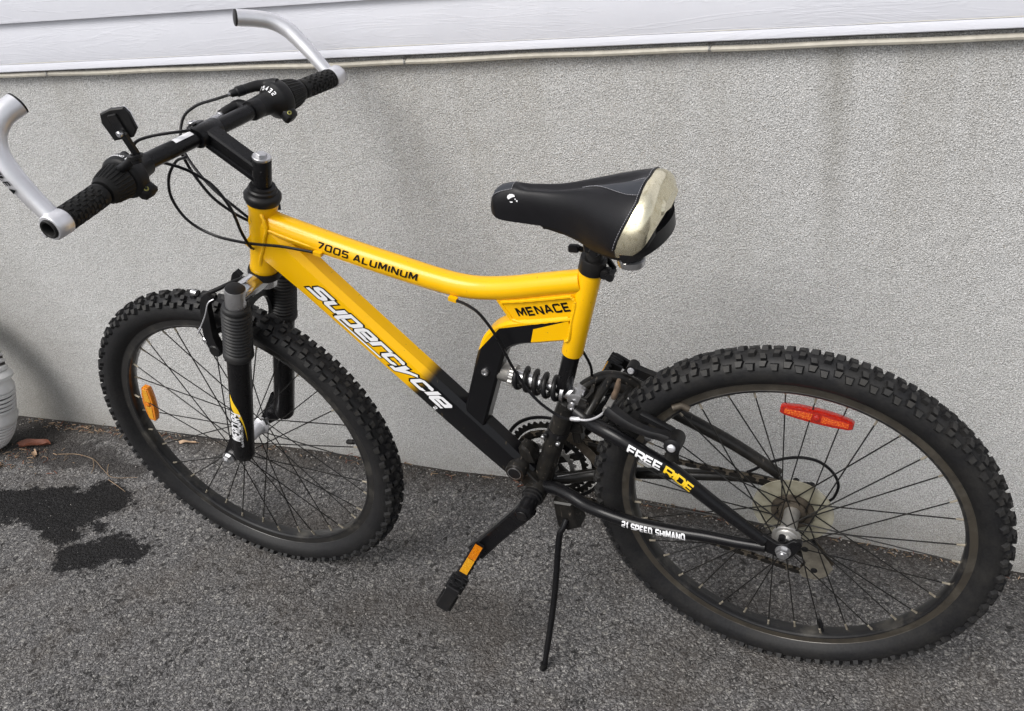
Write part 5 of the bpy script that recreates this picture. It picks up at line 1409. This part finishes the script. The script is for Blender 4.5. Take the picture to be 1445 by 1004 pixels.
cab([(-.085, .070, .366), (-.076, .072, .370), (-.045, .074, .392), (-.005, .076, .407), (.030, .077, .405), (.055, .077, .386), (.066, .077, .358), (.060, .077, .330), (.050, .076, .318)], r=.0026)
cab([(-.40, -.012, .372), (-.33, .05, .345), (-.2, .066, .352), (-.09, .070, .364)], r=.0009, mat='steel')

# ---------- saddle
sd_ = empty('saddle', bike)
sd_['label'] = 'black padded saddle with gold rear panel'
NX, NA = 84, 48
XN, XT = -.421, -.160
def lerp_tab(tab, x):
    if x <= tab[0][0]: return tab[0][1]
    n = len(tab)
    def m_(i):
        if i == 0: return (tab[1][1] - tab[0][1]) / (tab[1][0] - tab[0][0])
        if i == n - 1: return (tab[-1][1] - tab[-2][1]) / (tab[-1][0] - tab[-2][0])
        return (tab[i + 1][1] - tab[i - 1][1]) / (tab[i + 1][0] - tab[i - 1][0])
    for i in range(n - 1):
        if x <= tab[i + 1][0]:
            h = tab[i + 1][0] - tab[i][0]; t = (x - tab[i][0]) / h
            return (2 * t ** 3 - 3 * t * t + 1) * tab[i][1] + (t ** 3 - 2 * t * t + t) * h * m_(i) + (3 * t * t - 2 * t ** 3) * tab[i + 1][1] + (t ** 3 - t * t) * h * m_(i + 1)
    return tab[-1][1]
WD = [(0, .0135), (.03, .0185), (.12, .0200), (.25, .0215), (.4, .0275), (.52, .038), (.64, .055), (.76, .0715), (.84, .0785), (.90, .0785), (.95, .072), (.985, .055), (1, .038)]
TP = [(0, .893), (.03, .906), (.08, .913), (.2, .9165), (.4, .9160), (.6, .9225), (.75, .929), (.86, .9335), (.93, .9335), (.975, .928), (1, .915)]
BT = [(0, .874), (.05, .868), (.2, .864), (.35, .862), (.5, .855), (.62, .846), (.75, .843), (.86, .850), (.93, .863), (1, .890)]
def sad(u, a):
    """u 0..1 nose to tail, a -1..1 near skirt over the crown to the far skirt"""
    uu = u; x = XN + (XT - XN) * uu
    w_ = lerp_tab(WD, uu); top = lerp_tab(TP, uu); bot = lerp_tab(BT, uu)
    s_ = abs(a); sg = -1 if a < 0 else 1
    # superellipse arc: crown broad, skirt dropping
    th = s_ * PI / 2
    yy = w_ * (math.sin(th) ** .80) if s_ > 0 else 0
    drop = 1 - (max(math.cos(th), 0)) ** .62
    wing = ss(.45, .85, uu)
    drop = drop * (1 - .0 * wing)
    z = top - (top - bot) * drop
    # wings droop sideways; shallow channel down the middle
    z -= .012 * wing * (yy / .08) ** 2 * (1 - drop)
    ch = math.exp(-(yy / .010) ** 2) * ss(.14, .24, uu) * (1 - ss(.80, .95, uu)) * .0085
    z -= ch
    # skirt tucks in a bit under the wings
    if drop > .8: yy -= (drop - .8) * .045 * wing
    x2 = x
    return V((x2, sg * yy, z))
def gold_u(a):     # seam between black cover and gold tail, dips forward on the skirts
    s_ = abs(a); return .915 - .030 * s_ - .10 * max(0, s_ - .40) ** 1.3 * 2.3
grid = []
US = [1 - (1 - i / NX) ** 1.0 for i in range(NX + 1)]
US = [ (i / NX) for i in range(NX + 1)]
AS = [-1 + 2 * j / NA for j in range(NA + 1)]
mb = MB(); mg = MB(); mcn = MB()
# black cover: rows of u scaled so the last one lies on the seam; gold continues from it
def rows(fn0, fn1, n): return [[sad(fn0(a) + (fn1(a) - fn0(a)) * i / n, a) for a in AS] for i in range(n + 1)]
blk = rows(lambda a: 0., gold_u, 70)
nose = V((XN - .004, 0, .884))
mb.rings(blk, caps=False, wrap=False)
o = len(mb.v); mb.v.append(nose); 
for j in range(NA): mb.f.append([o, j + 1, j]); mb.m.append(0)
mb.f.append([o, 0, NA]); mb.m.append(0)
cov = mb.build('cover', 'saddle_black', sd_, angle=70)
gr = rows(gold_u, lambda a: 1., 18); mg.rings(gr, caps=False, wrap=False)
end = [V((XT + .004, 0.0, .902))]
lastr = gr[-1]; o = len(mg.v)
mid = [p.lerp(V((XT + .003, p.y * .8, .900)), .5) + V((.002, 0, 0)) for p in lastr]
mg.rings([lastr, mid], caps=False, wrap=False)
mg.add(mid + [V((XT + .002, 0, .888))], [(j, j + 1, len(mid)) for j in range(len(mid) - 1)])
mg.build('tail_panel', 'gold_vinyl', sd_, angle=70)
# grey insert either side of the channel + nose cap
mb = MB()
def lifted(u, a, k=.0005):
    p = sad(u, a); q1 = sad(min(u + .01, 1), a); q2 = sad(u, a + .02 if a < .98 else a - .02)
    n_ = (q1 - p).cross(q2 - p); n_ = n_.normalized() if n_.length else V((0, 0, 1))
    if n_.z < 0: n_ = -n_
    return p + n_ * k
def panel(mb, e0, e1, n=24):
    mb.rings([[lifted(u, a0 + (a1 - a0) * j / 6) for j in range(7)] for u, a0, a1 in [(e0[0] + (e1[0] - e0[0]) * i / n, *e0[1](i / n)) for i in range(n + 1)]], caps=False, wrap=False)
panel(mb, (.56, lambda t: (-.10 - .20 * ss(0, 1, t), .02 - .06 * t)), (.902,))
mb.build('grey_insert', 'saddle_grey', sd_, angle=70)
mb = MB(); panel(mb, (.0, lambda t: (-.42 + .1 * t, .42 - .1 * t)), (.14,), 10)
mb.build('grey_insert', 'saddle_grey', sd_, angle=70)
# seams: piping along the gold edge and dashed stitching
mb = MB(); mb.tube([lifted(gold_u(a), a, .0006) for a in [-1 + 2 * i / 60 for i in range(61)]], .0011, 6); mb.build('piping', 'saddle_black', sd_)
mb = MB()
def stitch(fn, n):
    for i in range(n):
        a_, b_ = fn((i + .15) / n), fn((i + .75) / n); mb.tube([a_, b_], .00042, 5)
stitch(lambda t: lifted(gold_u(-1 + 2 * t) - .010, -1 + 2 * t, .0008), 70)
stitch(lambda t: lifted(.55 + .35 * t, -.10 - .21 * ss(0, 1, t), .0010), 38)
stitch(lambda t: lifted(.55 + .35 * t, .02 - .06 * t, .0010), 38)
stitch(lambda t: lifted(.15 * (1 - t * .95), -.32 - .1 * t, .0010), 16)
stitch(lambda t: lifted(.145 + .0 * t, -.32 + .64 * t, .0010), 16)
mb.build('stitching', 'thread', sd_)
# logo printed near the nose
mb = MB()
def lg(x, y): return lifted(.150 + x / .275, -.60 - y / .028 * .42, .0011)
def blob(pts): mb.add([lg(x, y) for x, y in pts], [tuple(range(len(pts)))])
blob([(-.008, .0), (-.0075, -.004), (-.004, -.0068), (.0, -.0072), (.0035, -.0055), (.0048, -.002), (.001, -.0012), (-.003, .0008), (-.006, .003)])
blob([(-.0045, .0062), (.0005, .0060), (.0005, .0078), (-.003, .0080)])
blob([(.004, .0015), (.0058, .0010), (.0062, .0032), (.0045, .0036)]); blob([(.0062, .0042), (.0085, .0036), (.0088, .0062), (.0066, .0062)])
mb.build('logo', 'white_print', sd_)
# base shell, rails, clamp, bumpers
mb = MB()
rgs = []
for i in range(25):
    u = .30 + .67 * i / 24; L1, L2 = sad(u, -1), sad(u, 1)
    z = L1.z; w_ = abs(L1.y) - .003; x = L1.x
    rgs.append([V((x, -w_, z + .002)), V((x, -w_ + .002, z - .007)), V((x, -w_ * .5, z - .012)), V((x, w_ * .5, z - .012)), V((x, w_ - .002, z - .007)), V((x, w_, z + .002)), V((x, w_ * .5, z + .010)), V((x, -w_ * .5, z + .010))])
mb.rings(rgs)
# rear lip hanging below the gold panel
P = [V((-.204 + .042 * math.cos(R(a)), .068 * math.sin(R(a)), .851 + .012 * math.cos(R(a)))) for a in range(-100, 101, 10)]
mb.sweep(P, [(-.004, -.011), (.004, -.011), (.004, .011), (-.004, .011)], (0, 0, 1))
mb.build('base_shell', 'black_satin', sd_)
mb = MB()
for s_ in (-1, 1):
    P = cr([(-.385, s_ * .006, .880), (-.36, s_ * .010, .866), (-.32, s_ * .014, .852), (-.24, s_ * .020, .840), (-.19, s_ * .030, .846), (-.170, s_ * .036, .862)], 6); mb.tube(P, .0036, 10)
mb.build('rail', 'black_steel', sd_)
pt_ = ST1 + (ST1 - ST0).normalized() * .050
mb = MB(); mb.box(pt_ + V((.002, 0, -.002)), .034, .052, .020, bev=.004); mb.lathe(pt_ + V((.004, -.036, -.004)), pt_ + V((.004, .036, -.004)), [(0, .006), (.004, .008), (.068, .008), (.072, .006)], 14); mb.build('rail_clamp', 'black_satin', sd_)
for s_ in (-1, 1):
    mb = MB(); c = V((-.206, s_ * .046, .824)); mb.lathe(c, c + V((.1, 0, 1)), [(0, .012), (.001, .0185), (.004, .0195), (.010, .0195), (.012, .017)], 26); mb.lathe(c, c + V((.1, 0, 1)), [(.012, .013), (.04, .013)], 20, mi=1); mb.build('bumper', ['steel', 'black_plastic'], sd_)
sp0 = empty('seatpost', bike)
mb = MB(); mb.lathe(ST1 - (ST1 - ST0).normalized() * .02, pt_, [(0, .0135), (.072, .0135), (.074, .012)], 24); mb.build('post_tube', 'black_satin', sp0)

# ================================================================== LITTER ON THE GROUND
def leaf(name, x, y, rot, ln, wd, mat, label, curl=.3, tilt=0., group=None):
    mb = MB(); n = 8; rows_ = []
    for i in range(n + 1):
        t = i / n; w_ = wd * math.sin(PI * (t * .92 + .04)) ** .8 * (1 + .15 * math.sin(t * 9))
        rows_.append([V(((t - .5) * ln, s_ * w_ / 2, curl * (abs(s_) ** 2) * wd * .4 + .004 * math.sin(t * 5 + s_))) for s_ in (-1, -.5, 0, .5, 1)])
    mb.rings(rows_, caps=False, wrap=False)
    mb.rings([[p + V((0, 0, .0006)) for p in r] for r in rows_], caps=False, wrap=False)
    o = mb.build(name, mat); o.location = (x, y, gz(x, y) + .004); o.rotation_euler = (R(tilt), R(-6), R(rot)); tag(o, label, 'leaf', group); return o
leaf('dry_leaf', -2.06, .245, 12, .095, .032, 'leaf_brown', 'curled reddish brown dry leaf lying beside the drainpipe outlet', .8, 12)
leaf('dry_leaf', -2.105, .135, 60, .060, .040, 'leaf_tan', 'pale tan dry leaf at the left edge below the reddish leaf', .5, -15)
leaf('dry_leaf', -1.615, .325, 8, .050, .012, 'leaf_tan', 'narrow pale dry leaf against the wall behind the front wheel', .5, 10)
leaf('dry_leaf', -2.03, .215, -40, .034, .012, 'leaf_tan', 'small pale leaf fragment in front of the reddish leaf', .6, 5)
def twig(pts, r, label):
    mb = MB()
    for j, q_ in enumerate(pts):
        P = cr([V((x, y, gz(x, y) + .003 + .002 * ((i + j) % 2))) for i, (x, y) in enumerate(q_)], 5); mb.tube(P, [r * (1.1 - .6 * i / len(P)) for i in range(len(P))], 6)
    o = mb.build('twig', 'twig'); tag(o, label, 'twig')
twig([[(-1.96, .225), (-1.90, .232), (-1.84, .225), (-1.78, .195), (-1.73, .175), (-1.66, .185)], [(-1.84, .225), (-1.815, .20), (-1.80, .175)], [(-1.78, .215), (-1.765, .195), (-1.745, .176)]], .0010, 'branched thin dry twig lying between the wet patch and the wall')
twig([[(-1.735, .165), (-1.695, .150), (-1.655, .135)]], .0011, 'short dry twig lying next to the front tyre')
# leaf litter and needles gathered along the foot of the wall
rnd = random.Random(11); mb = MB()
spots = [(-1.98, .335, .05, 30), (-1.85, .340, .07, 60), (-1.72, .345, .05, 35), (-2.08, .33, .07, 30), (-2.02, .215, .07, 50), (-2.1, .19, .06, 40), (-.55, .347, .30, 26), (-.95, .347, .35, 26), (-.25, .347, .10, 26), (.14, .347, .10, 24), (.30, .347, .12, 14), (-1.35, .347, .25, 16)]
for (cx, cy, sp, n) in spots:
    for i in range(n):
        x = rnd.gauss(cx, sp); y = cy + (rnd.uniform(-.016, .010) if cy > .3 else rnd.gauss(0, .03)); a = rnd.uniform(0, 2 * PI); l = rnd.uniform(.004, .022)
        y = min(y, WALL_Y - .003); z = gz(x, y) + rnd.uniform(.001, .006)
        q_ = V((math.cos(a) * l, math.sin(a) * l * .7, rnd.uniform(-.002, .004)))
        mb.tube([V((x, y, z)), V((x, y, z)) + q_ * .5 + V((0, 0, .001)), V((x, y, z)) + q_], rnd.uniform(.0004, .0011), 4, mi=rnd.choice((0, 0, 1, 2)))
tag(mb.build('leaf_litter', ['twig', 'leaf_brown', 'leaf_tan']), 'thin drift of needles and leaf crumbs along the foot of the wall', kind='stuff')
# loose grit: stones lying on the driveway, more of them along the wall
mb = MB(); rnd = random.Random(5)
for i in range(2600):
    if i < 1500: x = rnd.uniform(-2.4, .9); y = WALL_Y - abs(rnd.gauss(0, .022)) - .003
    else: x = rnd.uniform(-2.3, .8); y = rnd.uniform(-.75, .34)
    r = rnd.uniform(.0012, .0030) if i < 1500 else rnd.uniform(.0009, .0022)
    z = gz(x, y) + r * .3; a = rnd.uniform(0, 3); vs = []
    for k in range(4):
        for (sx_, sy_) in (((1, 0), (0, 1), (-1, 0), (0, -1))[k],): vs.append(V((x + r * (math.cos(a) * sx_ - math.sin(a) * sy_) * rnd.uniform(.8, 1.3), y + r * (math.sin(a) * sx_ + math.cos(a) * sy_) * rnd.uniform(.6, 1.1), z + rnd.uniform(-.3, .3) * r)))
    vs += [V((x, y, z + r * .8)), V((x, y, z - r))]
    mb.add(vs, [(0, 1, 4), (1, 2, 4), (2, 3, 4), (3, 0, 4), (1, 0, 5), (2, 1, 5), (3, 2, 5), (0, 3, 5)], rnd.choice((0, 0, 1, 2)))
simple('stone_grey', (.12, .118, .115), .8, var=.4); simple('stone_pale', (.30, .28, .26), .8, var=.3)
tag(mb.build('loose_grit', ['stone_grey', 'stone_and_groove_shade', 'stone_pale'], smooth=False), 'loose grit scattered on the asphalt and along the wall', kind='stuff')
